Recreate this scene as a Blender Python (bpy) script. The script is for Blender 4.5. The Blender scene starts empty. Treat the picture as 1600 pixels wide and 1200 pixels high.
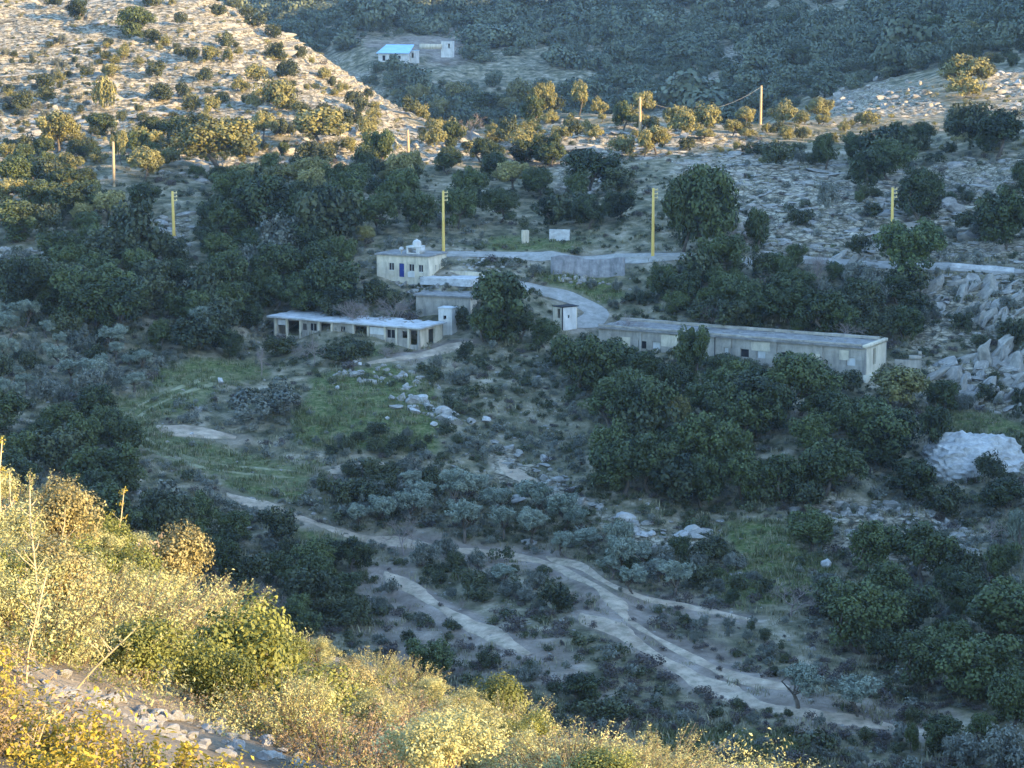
import bpy, bmesh, math, random
import numpy as np
from mathutils import Vector, Matrix

# ------------------------------------------------------------------ camera, light, exposure
SC = bpy.context.scene
COL = SC.collection
FPX = 3465.0                      # focal length in photograph pixels (1600 wide)
PITCH = math.radians(9.5)
cam_d = bpy.data.cameras.new('camera'); cam = bpy.data.objects.new('camera', cam_d); COL.objects.link(cam)
cam_d.sensor_width = 36.0; cam_d.lens = 36.0 * FPX / 1600.0
cam_d.clip_start = 0.5; cam_d.clip_end = 6000
cam.location = (0, 0, 0); cam.rotation_euler = (math.pi / 2 - PITCH, 0, 0)
SC.camera = cam

SUN_EL = math.radians(13.0)
SUN_AZ = math.atan2(0.85, -0.53)          # clockwise from +Y
TOSUN = np.array([math.sin(SUN_AZ) * math.cos(SUN_EL), math.cos(SUN_AZ) * math.cos(SUN_EL), math.sin(SUN_EL)])
world = bpy.data.worlds.new('World'); SC.world = world; world.use_nodes = True
nt = world.node_tree; nt.nodes.clear()
sky = nt.nodes.new('ShaderNodeTexSky'); sky.sky_type = 'NISHITA'; sky.sun_disc = False
sky.sun_elevation = SUN_EL; sky.sun_rotation = SUN_AZ; sky.ozone_density = 3.2; sky.dust_density = 0.3
bg = nt.nodes.new('ShaderNodeBackground'); bg.inputs['Strength'].default_value = 0.15
wo = nt.nodes.new('ShaderNodeOutputWorld')
nt.links.new(sky.outputs[0], bg.inputs[0]); nt.links.new(bg.outputs[0], wo.inputs[0])
sun_d = bpy.data.lights.new('sun', 'SUN'); sun = bpy.data.objects.new('sun', sun_d); COL.objects.link(sun)
sun_d.energy = 2.3; sun_d.angle = math.radians(0.5); sun_d.color = (1.0, 0.70, 0.30)
sun.rotation_euler = Vector(TOSUN).to_track_quat('Z', 'Y').to_euler()
vs = SC.view_settings; vs.view_transform = 'Standard'; vs.look = 'None'; vs.gamma = 1.0
vs.use_curve_mapping = False; vs.exposure = 2.95

# ------------------------------------------------------------------ noise and small maths
def _h(ix, iy, seed):
    n = (ix.astype(np.int64) * 374761393 + iy.astype(np.int64) * 668265263 + seed * 1274126177) & 0x7fffffff
    n = ((n ^ (n >> 13)) * 1274126177) & 0x7fffffff
    n = (n ^ (n >> 16)) & 0x7fffffff
    return n / float(0x7fffffff)
def vnoise(x, y, seed=0):
    x = np.asarray(x, float); y = np.asarray(y, float)
    ix = np.floor(x); iy = np.floor(y); fx = x - ix; fy = y - iy
    fx = fx * fx * (3 - 2 * fx); fy = fy * fy * (3 - 2 * fy)
    a = _h(ix, iy, seed); b = _h(ix + 1, iy, seed); c = _h(ix, iy + 1, seed); d = _h(ix + 1, iy + 1, seed)
    return (a + (b - a) * fx) * (1 - fy) + (c + (d - c) * fx) * fy
def fbm(x, y, octv=4, seed=0, gain=0.5):
    s = 0; a = 1.0; t = 0
    x = np.asarray(x, float); y = np.asarray(y, float)
    for k in range(octv):
        s = s + a * (vnoise(x, y, seed + k * 17) - 0.5); t += a
        x = x * 2.03 + 11.3; y = y * 2.03 + 5.7; a *= gain
    return s / t * 2
def sstep(a, b, x):
    t = np.clip((x - a) / (b - a), 0, 1); return t * t * (3 - 2 * t)
cp, sp_ = math.cos(PITCH), math.sin(PITCH)
def pix_dir(px, py):
    """photograph pixel -> (azimuth, tangent of elevation)"""
    u = (600.0 - np.asarray(py, float)) / FPX; r = (np.asarray(px, float) - 800.0) / FPX
    dy = cp + u * sp_; dz = -sp_ + u * cp; dx = r
    return np.arctan2(dx, dy), dz / np.hypot(dx, dy)
def to_pix(x, y, z):
    f = y * cp - z * sp_; u = y * sp_ + z * cp
    f = np.where(f < 0.1, 0.1, f)
    return 800 + FPX * x / f, 600 - FPX * u / f

# ------------------------------------------------------------------ lie of the land: control heights joined by a thin-plate spline
CTRL = [  # photograph pixel and forward distance in metres of ground that shows
 # near slope under the camera
 (0,1200,14),(300,1200,18),(700,1200,28),(1000,1200,44),(1180,1228,54),(1600,1330,54),(0,1000,22),(200,1010,28),(420,1090,36),
 (0,800,42),(120,850,46),(230,920,49),(360,990,50),(560,1058,53),(720,1122,55),(1000,1192,59),(-250,700,42),(-250,1000,20),(-250,1200,12),
 # valley bottom
 (1600,1200,158),(1300,1160,168),(1340,1120,174),(1000,1100,178),(800,1000,194),(1250,1050,184),(960,950,201),(1300,900,213),(1600,900,208),
 (1600,1040,186),(700,862,222),(540,862,222),(400,800,231),(480,742,240),(260,700,247),(200,640,259),(300,600,268),(0,690,243),(0,600,263),(0,520,282),
 (100,430,305),(840,862,222),(1100,820,228),(1500,800,232),(900,770,238),(640,730,244),(760,680,253),(640,640,259),(560,570,275),(450,600,269),
 (-250,650,252),(-250,450,300),(1850,1000,186),(1850,700,240),(1850,1250,152),(430,545,291),(655,545,283),(735,535,284),(612,484,297),(600,436,307),(668,436,304),(700,442,302),(690,507,294),(652,497,297),(725,505,293.5),(696,515,290),(760,470,297),
 (690,398,316),(858,433,307.5),(905,433,307.5),(952,434,307),(1000,432,305.5),(900,455,303),(940,490,298),(890,512,292),(930,554,283),(1000,558,279),(1100,570,275),(1200,580,271),(1000,508,293),(1100,503,289),(1250,520,284),(1340,535,279),(860,401,311),(1020,403,310),(1250,408,306),(1480,417,302),(1600,426,299),(1000,600,266),(1150,612,262),
 (1355,606,265),(1440,585,270),(1250,660,250),(1000,700,246),(1450,740,242),(1500,640,262),(1600,600,268),(1540,690,252),(1440,520,283),(1600,500,282),(1250,470,292),(1100,480,290),(300,480,296),(180,380,322),(300,380,322),(450,380,322),
 # slopes beyond the road
 (0,300,352),(200,290,356),(400,290,358),(600,300,356),(800,320,352),(860,370,326),(950,330,340),(1150,300,348),(1150,340,334),(1150,240,385),(1350,300,346),(1400,250,378),(1500,370,318),(1600,300,340),(1600,200,398),(1850,300,330),
 (200,240,388),(0,220,405),(400,230,395),(550,235,395),(700,240,395),(900,250,385),(300,190,428),(600,200,430),(0,120,462),(150,120,460),(0,0,525),(180,-10,532),(330,0,548),(450,60,520),(530,112,502),(615,172,468),
 (330,100,470),(450,140,455),(-250,150,440),(-250,-60,540),(-250,300,350),(740,215,430),(850,180,462),(1000,185,460),(1180,192,452),(1330,190,455),(1450,172,478),(1600,130,520),(1560,90,570),(1500,110,560),(1600,60,640),(1850,150,470),(1850,0,640),
 # the far hill
 (640,95,800),(700,72,835),(560,70,830),(500,0,960),(700,0,985),(900,130,760),(900,0,985),(1100,150,700),(1100,0,950),(1250,130,640),(1250,0,880),(1400,100,640),(1400,0,830),(1600,0,800),(600,130,760),(760,150,745),
 (0,-90,1300),(400,-90,1350),(800,-90,1350),(1200,-90,1300),(1600,-90,1200),(1850,-90,1100),(-250,-90,1250)]
HID = [  # azimuth deg, distance, height of ground hidden from here
 (-16,72,-24),(-8,76,-28),(0,82,-31),(6,85,-33),(13,84,-36),(-16,120,-42),(-8,120,-50),(0,118,-54),(7,112,-54),(14,110,-52),(-16,180,-46),(-10,165,-52),(-5,150,-57),
 (-16,4,-1.9),(-6,4,-2.0),(6,4,-2.3),(16,4,-3.0),(8,14,-5.9),(14,14,-6.6),(14,30,-12),(8,30,-10.5),
 (-13,640,-2),(-8,650,-6),(-4,640,-28),(-1,600,-46),(1,580,-44),(3,560,-40),(5,540,-36),(-13,780,-20),(-8,760,-34),(-4,720,-40),(-12,980,-4)]
ca, cs, ce = [], [], []
for px, py, Y in CTRL:
    a, t = pix_dir(px, py); a = float(a); t = float(t)
    r = Y / math.cos(a); ca.append(a); cs.append(math.log(r)); ce.append(t * r)
for d, r, z in HID:
    ca.append(math.radians(d)); cs.append(math.log(r)); ce.append(z)
ca = np.array(ca) * 3.4; cs = np.array(cs); cz = np.array(ce)
cE = cz / np.exp(cs)
def _tpsk(d2): return 0.5 * d2 * np.log(d2 + 1e-12)
n = len(ca)
K = _tpsk((ca[:, None] - ca[None]) ** 2 + (cs[:, None] - cs[None]) ** 2) + np.eye(n) * 2e-4
P = np.stack([np.ones(n), ca, cs], 1)
A = np.block([[K, P], [P.T, np.zeros((3, 3))]])
W = np.linalg.solve(A, np.concatenate([cE, np.zeros(3)]))
def tps(a, s):
    a = a * 3.4; out = W[n] + W[n + 1] * a + W[n + 2] * s
    for i in range(n):
        out = out + W[i] * _tpsk((a - ca[i]) ** 2 + (s - cs[i]) ** 2)
    return out
# the shoulder of the next hill, out of the frame to the right, whose shade fills the valley
CREST_Y = np.array([-400,-120, -60, -10, 30, 80, 121, 150, 178, 212, 232, 250, 300, 340, 380, 430, 470, 510, 560, 620, 720, 900, 1200, 1600])
CREST_Z = np.array([-60,-40, -20, 15, 52, 64, 60, 62, 61, 47, 41, 37, 27, 19, 10, 6, 20, 62, 105, 125, 130, 130, 110, 90])
CREST_X = 262.0
def side_land(x, y):
    zc = np.interp(y, CREST_Y, CREST_Z)
    right = -45 + (zc + 45) * np.exp(-((x - CREST_X) / 88.0) ** 2 * np.where(x < CREST_X, 1.0, 0.25))
    left = -40 + 75 * sstep(-60, -420, x) * sstep(120, 500, y) + 38 * sstep(160, -50, y)
    back = -2 - 10 * sstep(0, -200, y)
    z = np.where(x > 0, right, left)
    near = np.exp(-(x * x + y * y) / 60.0 ** 2)
    return z * (1 - near) + near * (-2.2 - 0.05 * np.abs(x))

TH_IN = math.radians(14.2)
th = np.concatenate([np.linspace(-math.pi, -TH_IN - 0.02, 90), np.linspace(-TH_IN, TH_IN, 680), np.linspace(TH_IN + 0.02, math.pi, 90)])
rr = np.concatenate([np.geomspace(1.0, 12, 16)[:-1], np.geomspace(12, 66, 150)[:-1], np.geomspace(66, 150, 40)[:-1], np.geomspace(150, 560, 430)[:-1], np.geomspace(560, 1100, 120)[:-1], np.geomspace(1100, 1650, 14)])
LR = np.log(rr)
TG, SG = np.meshgrid(th, LR, indexing='ij')
RG = np.exp(SG); XG = RG * np.sin(TG); YG = RG * np.cos(TG)
wgt = 1 - sstep(math.radians(15.5), math.radians(27), np.abs(TG))
ZG = side_land(XG, YG)
m = wgt > 0
E = tps(np.clip(TG[m], -0.30, 0.30), np.maximum(SG[m], math.log(4)))
ZT = np.zeros_like(ZG); ZT[m] = E * RG[m]
ZG = ZG * (1 - wgt) + ZT * wgt
ZG = np.clip(ZG, -72, 150)
BASE = ZG.copy()

def pcol(th_):   # fractional column index for azimuth
    return np.interp(th_, th, np.arange(len(th)))
def hgt(x, y, Z=None):
    Z = ZG if Z is None else Z
    x = np.asarray(x, float); y = np.asarray(y, float)
    ti = pcol(np.arctan2(x, y)); ri = np.interp(np.log(np.maximum(np.hypot(x, y), 1.0)), LR, np.arange(len(LR)))
    i = np.clip(ti.astype(int), 0, len(th) - 2); j = np.clip(ri.astype(int), 0, len(rr) - 2); a = ti - i; b = ri - j
    return (Z[i, j] * (1 - a) + Z[i + 1, j] * a) * (1 - b) + (Z[i, j + 1] * (1 - a) + Z[i + 1, j + 1] * a) * b
def ground(px, py, ymin=9.0, Z=None):
    """where the line of sight through a photograph pixel first meets the ground beyond ymin"""
    Z = BASE if Z is None else Z
    a, t = pix_dir(px, py); a = float(a); t = float(t)
    ti = float(pcol(a)); i = int(ti); f = ti - i
    prof = (Z[i] * (1 - f) + Z[i + 1] * f) / rr
    ok = (rr > ymin)
    idx = np.nonzero(ok & (prof >= t))[0]
    if len(idx) == 0: return None
    j = idx[0]
    if j == 0: r = rr[0]
    else:
        p0, p1 = prof[j - 1], prof[j]
        k = 0 if abs(p1 - p0) < 1e-9 else np.clip((t - p0) / (p1 - p0), 0, 1)
        r = rr[j - 1] + (rr[j] - rr[j - 1]) * k
    x, y = r * math.sin(a), r * math.cos(a)
    return np.array([x, y, float(hgt(x, y, Z))])
def G(px, py, ymin=None):
    if ymin is None: ymin = 100.0
    g = ground(px, py, ymin)
    if g is None:                         # just under a brow: take the brow itself
        for d in range(2, 60, 2):
            g = ground(px, py + d, ymin)
            if g is not None: break
    return g
def inpoly(px, py, poly):
    px = np.asarray(px, float); py = np.asarray(py, float); c = np.zeros(px.shape, bool); k = len(poly)
    for i in range(k):
        x0, y0 = poly[i]; x1, y1 = poly[(i + 1) % k]
        if y0 == y1: continue
        c ^= ((y0 > py) != (y1 > py)) & (px < (x1 - x0) * (py - y0) / (y1 - y0) + x0)
    return c
def sdist(px, py, poly):
    d = np.full(px.shape, 1e9); k = len(poly)
    for i in range(k):
        d = np.minimum(d, segd(px, py, poly[i], poly[(i + 1) % k]))
    return np.where(inpoly(px, py, poly), d, -d)
def segd(px, py, p, q):
    vx, vy = q[0] - p[0], q[1] - p[1]; L = vx * vx + vy * vy + 1e-9
    t = np.clip(((px - p[0]) * vx + (py - p[1]) * vy) / L, 0, 1)
    return np.hypot(px - p[0] - t * vx, py - p[1] - t * vy)

# ------------------------------------------------------------------ what covers the ground (areas outlined on the ground)
PXG, PYG = to_pix(XG, YG, ZG)
GRASS = [[(250,570),(400,560),(420,585),(300,610),(240,600)],[(480,585),(600,560),(690,600),(680,700),(560,700),(470,690)],[(340,745),(480,745),(480,790),(400,790),(360,770)],
 [(190,630),(350,590),(330,620),(230,660),(480,735),(480,760),(330,745),(210,690)],[(1120,820),(1250,830),(1320,890),(1220,950),(1100,930),(1160,870)],[(1480,640),(1560,650),(1600,670),(1600,700),(1500,680)],
 [(690,375),(830,372),(940,380),(880,398),(700,392)],[(830,430),(950,435),(1000,470),(940,480),(880,455)],[(420,800),(560,840),(520,860),(400,820)],[(560,545),(745,530),(690,560),(560,572)],[(1500,1040),(1600,1030),(1600,1100),(1500,1090)],[(1000,1130),(1250,1150),(1250,1200),(1000,1190)]]
ROCK = [[(-60,-60),(340,-60),(500,80),(640,168),(640,240),(560,250),(380,215),(200,210),(60,290),(-60,330)],[(240,220),(420,235),(700,230),(640,280),(400,275),(250,260)],[(1040,250),(1180,220),(1330,260),(1600,250),(1600,420),(1480,400),(1180,400),(1150,330)],[(560,180),(760,200),(1100,190),(1200,230),(1000,250),(700,260),(540,260)],
 [(1440,690),(1540,670),(1600,720),(1600,760),(1480,740)],[(1230,780),(1490,770),(1540,880),(1400,900),(1250,850)],[(1430,560),(1600,560),(1600,650),(1480,630)],[(1400,430),(1600,430),(1600,520),(1430,540)],
 [(960,800),(1150,820),(1130,860),(980,850)],[(770,690),(900,760),(960,810),(860,800),(780,740)],[(1280,130),(1420,130),(1480,180),(1300,190)],[(1540,110),(1600,110),(1600,170),(1550,160)],[(900,240),(960,270),(940,310),(860,310)],[(180,350),(290,345),(300,390),(180,395)],[(0,390),(220,380),(220,420),(0,430)],
 [(1040,140),(1120,120),(1130,170),(1020,180)],[(1130,80),(1190,80),(1180,115),(1140,120)]]
DIRT = [[(620,843),(880,858),(960,925),(1180,955),(1190,985),(960,970),(840,895),(620,868)],[(900,945),(1040,995),(1260,1070),(1490,1135),(1490,1168),(1250,1135),(1080,1085)],[(560,890),(640,880),(760,960),(900,1020),(1000,1110),(760,1060),(560,1000)],[(1100,1030),(1300,1080),(1480,1150),(1350,1140),(1200,1110)],[(600,545),(740,530),(700,550),(640,560)],[(570,62),(720,58),(722,90),(640,92),(570,85)],[(850,860),(950,900),(960,950),(900,900)]]
def cover(polys, ylo, yhi, soft, nz, seed):
    out = np.zeros_like(ZG)
    sel = (np.abs(TG) < 0.27) & (RG > ylo) & (RG < yhi)
    px, py = PXG[sel], PYG[sel]; best = np.full(px.shape, -1e9)
    for p in polys: best = np.maximum(best, sdist(px, py, p))
    nn = fbm(XG[sel] * 0.12, YG[sel] * 0.12, 4, seed) * nz
    out[sel] = sstep(-soft, soft, best + nn)
    return out
M_GRASS = cover(GRASS, 140, 340, 8, 22, 3)
M_ROCK = cover(ROCK, 140, 900, 8, 30, 5)
M_DIRT = cover(DIRT, 140, 900, 10, 30, 9)
M_DIRT = np.maximum(M_DIRT, np.where(RG < 75, .75, 0))
# outside what the frame shows the same mix goes on
far_out = (np.abs(TG) > 0.24)
M_ROCK = np.where(far_out, np.maximum(M_ROCK, sstep(0.05, 0.3, fbm(XG * 0.02, YG * 0.02, 3, 41)) * 0.8), M_ROCK)

PATHS = {  # name, centre line in photograph pixels, width m
 'grass_track': [([(350,592),(285,608),(222,636),(185,664),(235,698),(300,724),(400,736),(485,744)], 5.6)],
 'dirt_path': [([(240,664),(300,676),(378,686)], 2.6), ([(500,738),(560,729),(620,731),(690,745)], 2.0),
   ([(350,768),(440,803),(540,836),(640,851),(760,863),(850,877),(925,910),(962,940),(968,962),(1050,1010),(1150,1058),(1250,1080)], 1.5),
   ([(850,868),(905,884),(950,915),(1000,935),(1100,952),(1190,971)], 1.1), ([(905,957),(1000,1012),(1100,1068),(1180,1102),(1300,1122),(1400,1137),(1480,1150)], 2.0),
   ([(600,890),(680,946),(760,988),(840,1030)], 1.6), ([(745,533),(690,545),(620,560),(560,570)], 2.2), ([(780,716),(810,745),(850,768),(930,790)], 1.6)]}
PATHS['concrete_road'] = [([(640,398),(700,398),(800,398),(860,401),(950,402),(1020,404),(1150,406),(1250,408),(1330,411),(1400,414),(1480,417),(1540,420),(1610,426)], 3.0)]
PATHS['concrete_drive'] = [([(700,430),(760,443),(830,450),(870,459),(910,474),(938,489),(926,503),(885,514)], 3.2)]
def smooth_line(pts, step=1.0):
    pts = np.array(pts, float); d = np.r_[0, np.cumsum(np.linalg.norm(np.diff(pts, axis=0), axis=1))]
    s = np.arange(0, d[-1], step); q = np.stack([np.interp(s, d, pts[:, k]) for k in range(2)], 1)
    ker = np.hanning(9); ker /= ker.sum(); pad = np.pad(q, ((4, 4), (0, 0)), 'edge')
    return np.stack([np.convolve(pad[:, k], ker, 'valid') for k in range(2)], 1)
LINES = {}
M_GTRACK = np.zeros_like(ZG)
M_PATH = np.zeros_like(ZG)
sel = (np.abs(TG) < 0.27) & (RG > 150) & (RG < 340)
for nm, lst in PATHS.items():
    LINES[nm] = []
    for pts, w in lst:
        wpts = [G(px, py, 140)[:2] for px, py in pts]
        ln = smooth_line(wpts); LINES[nm].append((ln, w))
        d = np.full(sel.sum(), 1e9); xs, ys = XG[sel], YG[sel]
        for k in range(0, len(ln) - 1, 3):
            d = np.minimum(d, segd(xs, ys, ln[k], ln[min(k + 3, len(ln) - 1)]))
        if nm == 'grass_track': M_GTRACK[sel] = np.maximum(M_GTRACK[sel], 1 - sstep(w * .4, w * .5 + 2.5, d))
        M_PATH[sel] = np.maximum(M_PATH[sel], 1 - sstep(w * 0.5, w * 0.5 + 1.6, d))
# relief: hummocks everywhere, limestone ledges where rock shows
rough = (1 - M_PATH) * (1 - 0.6 * M_GRASS)
amp = np.clip(RG / 60, 0.12, 1.0) * np.where(RG > 700, 2.5, 1.0)
ZG = BASE + fbm(XG * 0.09, YG * 0.09, 5, 21, 0.55) * 0.9 * amp * rough
zz = ZG + fbm(XG * 0.05, YG * 0.05, 4, 33) * 1.6
step = 1.15 + 0.5 * vnoise(XG * 0.02, YG * 0.02, 8)
q = zz / step; fl = np.floor(q); fr = q - fl
led = (fl + sstep(0.62, 1.0, fr)) * step - zz
ZG = ZG + led * M_ROCK * 0.95 * (1 - M_PATH) + M_ROCK * np.abs(fbm(XG * 0.45, YG * 0.45, 3, 55)) * 0.7 * (1 - M_PATH)
ZG = ZG + np.where(RG < 70, fbm(XG * 0.7, YG * 0.7, 3, 71) * 0.10, 0)

# ------------------------------------------------------------------ materials
def N(t, k, **kw):
    nd = t.nodes.new(k)
    for a, b in kw.items(): setattr(nd, a, b)
    return nd
def newmat(name, rough=0.85, spec=0.2):
    mt = bpy.data.materials.new(name); mt.use_nodes = True
    b = mt.node_tree.nodes['Principled BSDF']; b.inputs['Roughness'].default_value = rough
    b.inputs['Specular IOR Level'].default_value = spec
    return mt, mt.node_tree, b
def ramp(t, stops):
    r = N(t, 'ShaderNodeValToRGB'); e = r.color_ramp.elements
    e[0].position, e[0].color = stops[0][0], (*stops[0][1], 1); e[1].position, e[1].color = stops[-1][0], (*stops[-1][1], 1)
    for p, c in stops[1:-1]:
        x = e.new(p); x.color = (*c, 1)
    return r
def noise(t, scale, detail=6, rough=0.6, vec=None):
    nz = N(t, 'ShaderNodeTexNoise'); nz.inputs['Scale'].default_value = scale; nz.inputs['Detail'].default_value = detail; nz.inputs['Roughness'].default_value = rough
    if vec is not None: t.links.new(vec, nz.inputs['Vector'])
    return nz
def mixc(t, fac, a, b, mode='MIX'):
    mx = N(t, 'ShaderNodeMix', data_type='RGBA', blend_type=mode)
    for sock, v in ((0, fac), (6, a), (7, b)):
        if isinstance(v, (int, float)): mx.inputs[sock].default_value = v
        elif isinstance(v, tuple): mx.inputs[sock].default_value = (*v, 1)
        else: t.links.new(v, mx.inputs[sock])
    return mx.outputs[2]
def leafmat(name, dark, light, transl=0.0, objvar=0.35, hue2=None):
    """leaf colour: face tint attribute and per-plant variation between two leaf colours"""
    mt, t, b = newmat(name, 0.6, 0.25)
    at = N(t, 'ShaderNodeAttribute', attribute_name='tint'); oi = N(t, 'ShaderNodeObjectInfo')
    mth = N(t, 'ShaderNodeMath', operation='MULTIPLY_ADD'); t.links.new(oi.outputs['Random'], mth.inputs[0]); mth.inputs[1].default_value = objvar
    m2 = N(t, 'ShaderNodeMath', operation='MULTIPLY'); t.links.new(at.outputs['Fac'], m2.inputs[0]); m2.inputs[1].default_value = 1 - objvar
    t.links.new(m2.outputs[0], mth.inputs[2])
    col = mixc(t, mth.outputs[0], dark, light)
    if hue2:
        gt = N(t, 'ShaderNodeMath', operation='GREATER_THAN'); t.links.new(at.outputs['Fac'], gt.inputs[0]); gt.inputs[1].default_value = 0.9
        col = mixc(t, gt.outputs[0], col, hue2)
    t.links.new(col, b.inputs['Base Color'])
    if transl:
        tr = N(t, 'ShaderNodeBsdfTranslucent'); t.links.new(col, tr.inputs['Color'])
        ms = N(t, 'ShaderNodeMixShader'); ms.inputs[0].default_value = transl
        t.links.new(b.outputs[0], ms.inputs[1]); t.links.new(tr.outputs[0], ms.inputs[2])
        t.links.new(ms.outputs[0], t.nodes['Material Output'].inputs['Surface'])
    return mt
def plainmat(name, c1, c2, scale=1.5, rough=0.9, bump=0.0, dirt=None):
    mt, t, b = newmat(name, rough, 0.15)
    tc = N(t, 'ShaderNodeTexCoord'); nz = noise(t, scale, 8, 0.65, tc.outputs['Object'])
    col = ramp(t, [(0.3, c1), (0.7, c2)]); t.links.new(nz.outputs[0], col.inputs[0]); out = col.outputs[0]
    if dirt:
        mp = N(t, 'ShaderNodeMapping'); wl = 'plaster' in name or 'wall' in name or 'paint' in name
        mp.inputs['Scale'].default_value = (0.9, 0.9, 0.22) if wl else (0.8, 0.8, 1.6); t.links.new(tc.outputs['Object'], mp.inputs[0])
        n2 = noise(t, 1.3, 6, 0.7, mp.outputs[0]); rp = ramp(t, [(0.46, (0, 0, 0)), (0.72, (0.8, 0.8, 0.8))]); t.links.new(n2.outputs[0], rp.inputs[0])
        out = mixc(t, rp.outputs[0], out, dirt)
    t.links.new(out, b.inputs['Base Color'])
    if bump:
        bp = N(t, 'ShaderNodeBump'); bp.inputs['Strength'].default_value = bump; bp.inputs['Distance'].default_value = 0.1
        n3 = noise(t, scale * 4, 8, 0.7, tc.outputs['Object']); t.links.new(n3.outputs[0], bp.inputs['Height']); t.links.new(bp.outputs[0], b.inputs['Normal'])
    return mt
M = {}
def ground_material():
    mt, t, b = newmat('hillside_ground', 0.95, 0.1)
    at = N(t, 'ShaderNodeAttribute', attribute_name='cover'); sx = N(t, 'ShaderNodeSeparateColor'); t.links.new(at.outputs['Color'], sx.inputs[0])
    tc = N(t, 'ShaderNodeTexCoord'); P_ = tc.outputs['Object']
    n1 = noise(t, 0.35, 8, 0.65, P_); n2 = noise(t, 1.6, 8, 0.7, P_); n3 = noise(t, 0.05, 5, 0.6, P_)
    scrub = ramp(t, [(0.32, (0.030, 0.032, 0.018)), (0.45, (0.105, 0.098, 0.055)), (0.56, (0.22, 0.185, 0.115)), (0.69, (0.38, 0.32, 0.23))]); t.links.new(n1.outputs[0], scrub.inputs[0])
    grass = ramp(t, [(0.3, (0.030, 0.055, 0.014)), (0.47, (0.080, 0.100, 0.030)), (0.66, (0.20, 0.185, 0.085))]); t.links.new(n2.outputs[0], grass.inputs[0])
    dirt = ramp(t, [(0.3, (0.11, 0.085, 0.065)), (0.55, (0.24, 0.19, 0.145)), (0.75, (0.36, 0.30, 0.24))]); t.links.new(n1.outputs[0], dirt.inputs[0])
    mp = N(t, 'ShaderNodeMapping'); mp.inputs['Scale'].default_value = (0.5, 0.5, 2.2); t.links.new(P_, mp.inputs[0])
    n4 = noise(t, 1.2, 8, 0.72, mp.outputs[0])
    rock = ramp(t, [(0.36, (0.055, 0.048, 0.032)), (0.47, (0.18, 0.155, 0.105)), (0.56, (0.37, 0.315, 0.225)), (0.72, (0.56, 0.49, 0.37))]); t.links.new(n4.outputs[0], rock.inputs[0])
    vor = N(t, 'ShaderNodeTexVoronoi', feature='DISTANCE_TO_EDGE'); vor.inputs['Scale'].default_value = 0.9; t.links.new(mp.outputs[0], vor.inputs['Vector'])
    vr = ramp(t, [(0.0, (0.16, 0.15, 0.13)), (0.09, (1, 1, 1))]); t.links.new(vor.outputs['Distance'], vr.inputs[0])
    rk = mixc(t, 0.8, rock.outputs[0], vr.outputs[0], 'MULTIPLY')
    # tufts growing in the joints of the rock
    tf = ramp(t, [(0.55, (0, 0, 0)), (0.66, (1, 1, 1))]); t.links.new(n2.outputs[0], tf.inputs[0])
    rk = mixc(t, tf.outputs[0], rk, scrub.outputs[0])
    c = mixc(t, sx.outputs[0], scrub.outputs[0], grass.outputs[0]); c = mixc(t, sx.outputs[1], c, dirt.outputs[0]); c = mixc(t, sx.outputs[2], c, rk)
    t.links.new(c, b.inputs['Base Color'])
    bp = N(t, 'ShaderNodeBump'); bp.inputs['Strength'].default_value = 0.9; bp.inputs['Distance'].default_value = 0.35
    t.links.new(n2.outputs[0], bp.inputs['Height']); t.links.new(bp.outputs[0], b.inputs['Normal'])
    return mt
M['ground'] = ground_material()
M['rock'] = plainmat('limestone', (0.12, 0.11, 0.09), (0.42, 0.385, 0.325), 1.3, 0.9, 1.0, (0.09, 0.088, 0.078))
M['rock_white'] = plainmat('white_limestone', (0.24, 0.225, 0.195), (0.52, 0.49, 0.44), 1.0, 0.9, 1.0, (0.22, 0.21, 0.19))  # whiter stone than the grey limestone
M['track'] = plainmat('grassy_track', (0.10, 0.105, 0.05), (0.30, 0.28, 0.17), 0.6, 0.95, 0.6, (0.13, 0.13, 0.06))
M['dirt'] = plainmat('pale_dirt', (0.20, 0.148, 0.100), (0.48, 0.375, 0.265), 0.55, 0.95, 0.7, (0.12, 0.115, 0.07))
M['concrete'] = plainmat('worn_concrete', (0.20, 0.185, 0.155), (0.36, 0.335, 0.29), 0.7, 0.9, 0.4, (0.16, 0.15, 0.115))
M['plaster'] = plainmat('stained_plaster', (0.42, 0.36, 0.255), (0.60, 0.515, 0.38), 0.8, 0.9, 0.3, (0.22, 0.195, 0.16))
M['cream'] = plainmat('lit_cream_plaster', (0.48, 0.41, 0.29), (0.64, 0.55, 0.40), 0.8, 0.9, 0.2, (0.34, 0.28, 0.20))  # cream, with the brighter light on right-facing walls put into the colour
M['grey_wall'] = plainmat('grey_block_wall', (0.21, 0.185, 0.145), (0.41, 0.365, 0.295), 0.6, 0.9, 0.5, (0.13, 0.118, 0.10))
M['old_roof'] = plainmat('weathered_roof_screed', (0.14, 0.13, 0.115), (0.30, 0.28, 0.25), 0.8, 0.95, 0.6, (0.09, 0.085, 0.07))
M['stone_wall'] = plainmat('rough_stone_wall', (0.13, 0.125, 0.12), (0.29, 0.275, 0.255), 1.2, 0.95, 0.8, (0.09, 0.085, 0.08))
M['roof'] = plainmat('pale_roof_screed', (0.32, 0.31, 0.29), (0.56, 0.545, 0.51), 0.7, 0.85, 0.5, (0.20, 0.19, 0.17))
M['white'] = plainmat('white_paint', (0.42, 0.40, 0.36), (0.57, 0.55, 0.50), 1.0, 0.8, 0.1, (0.30, 0.28, 0.24))
M['blue_door'] = plainmat('blue_door_paint', (0.014, 0.026, 0.12), (0.025, 0.045, 0.18), 3, 0.5)
M['dark'] = plainmat('dark_interior', (0.012, 0.012, 0.014), (0.03, 0.028, 0.027), 2, 0.9)
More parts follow.
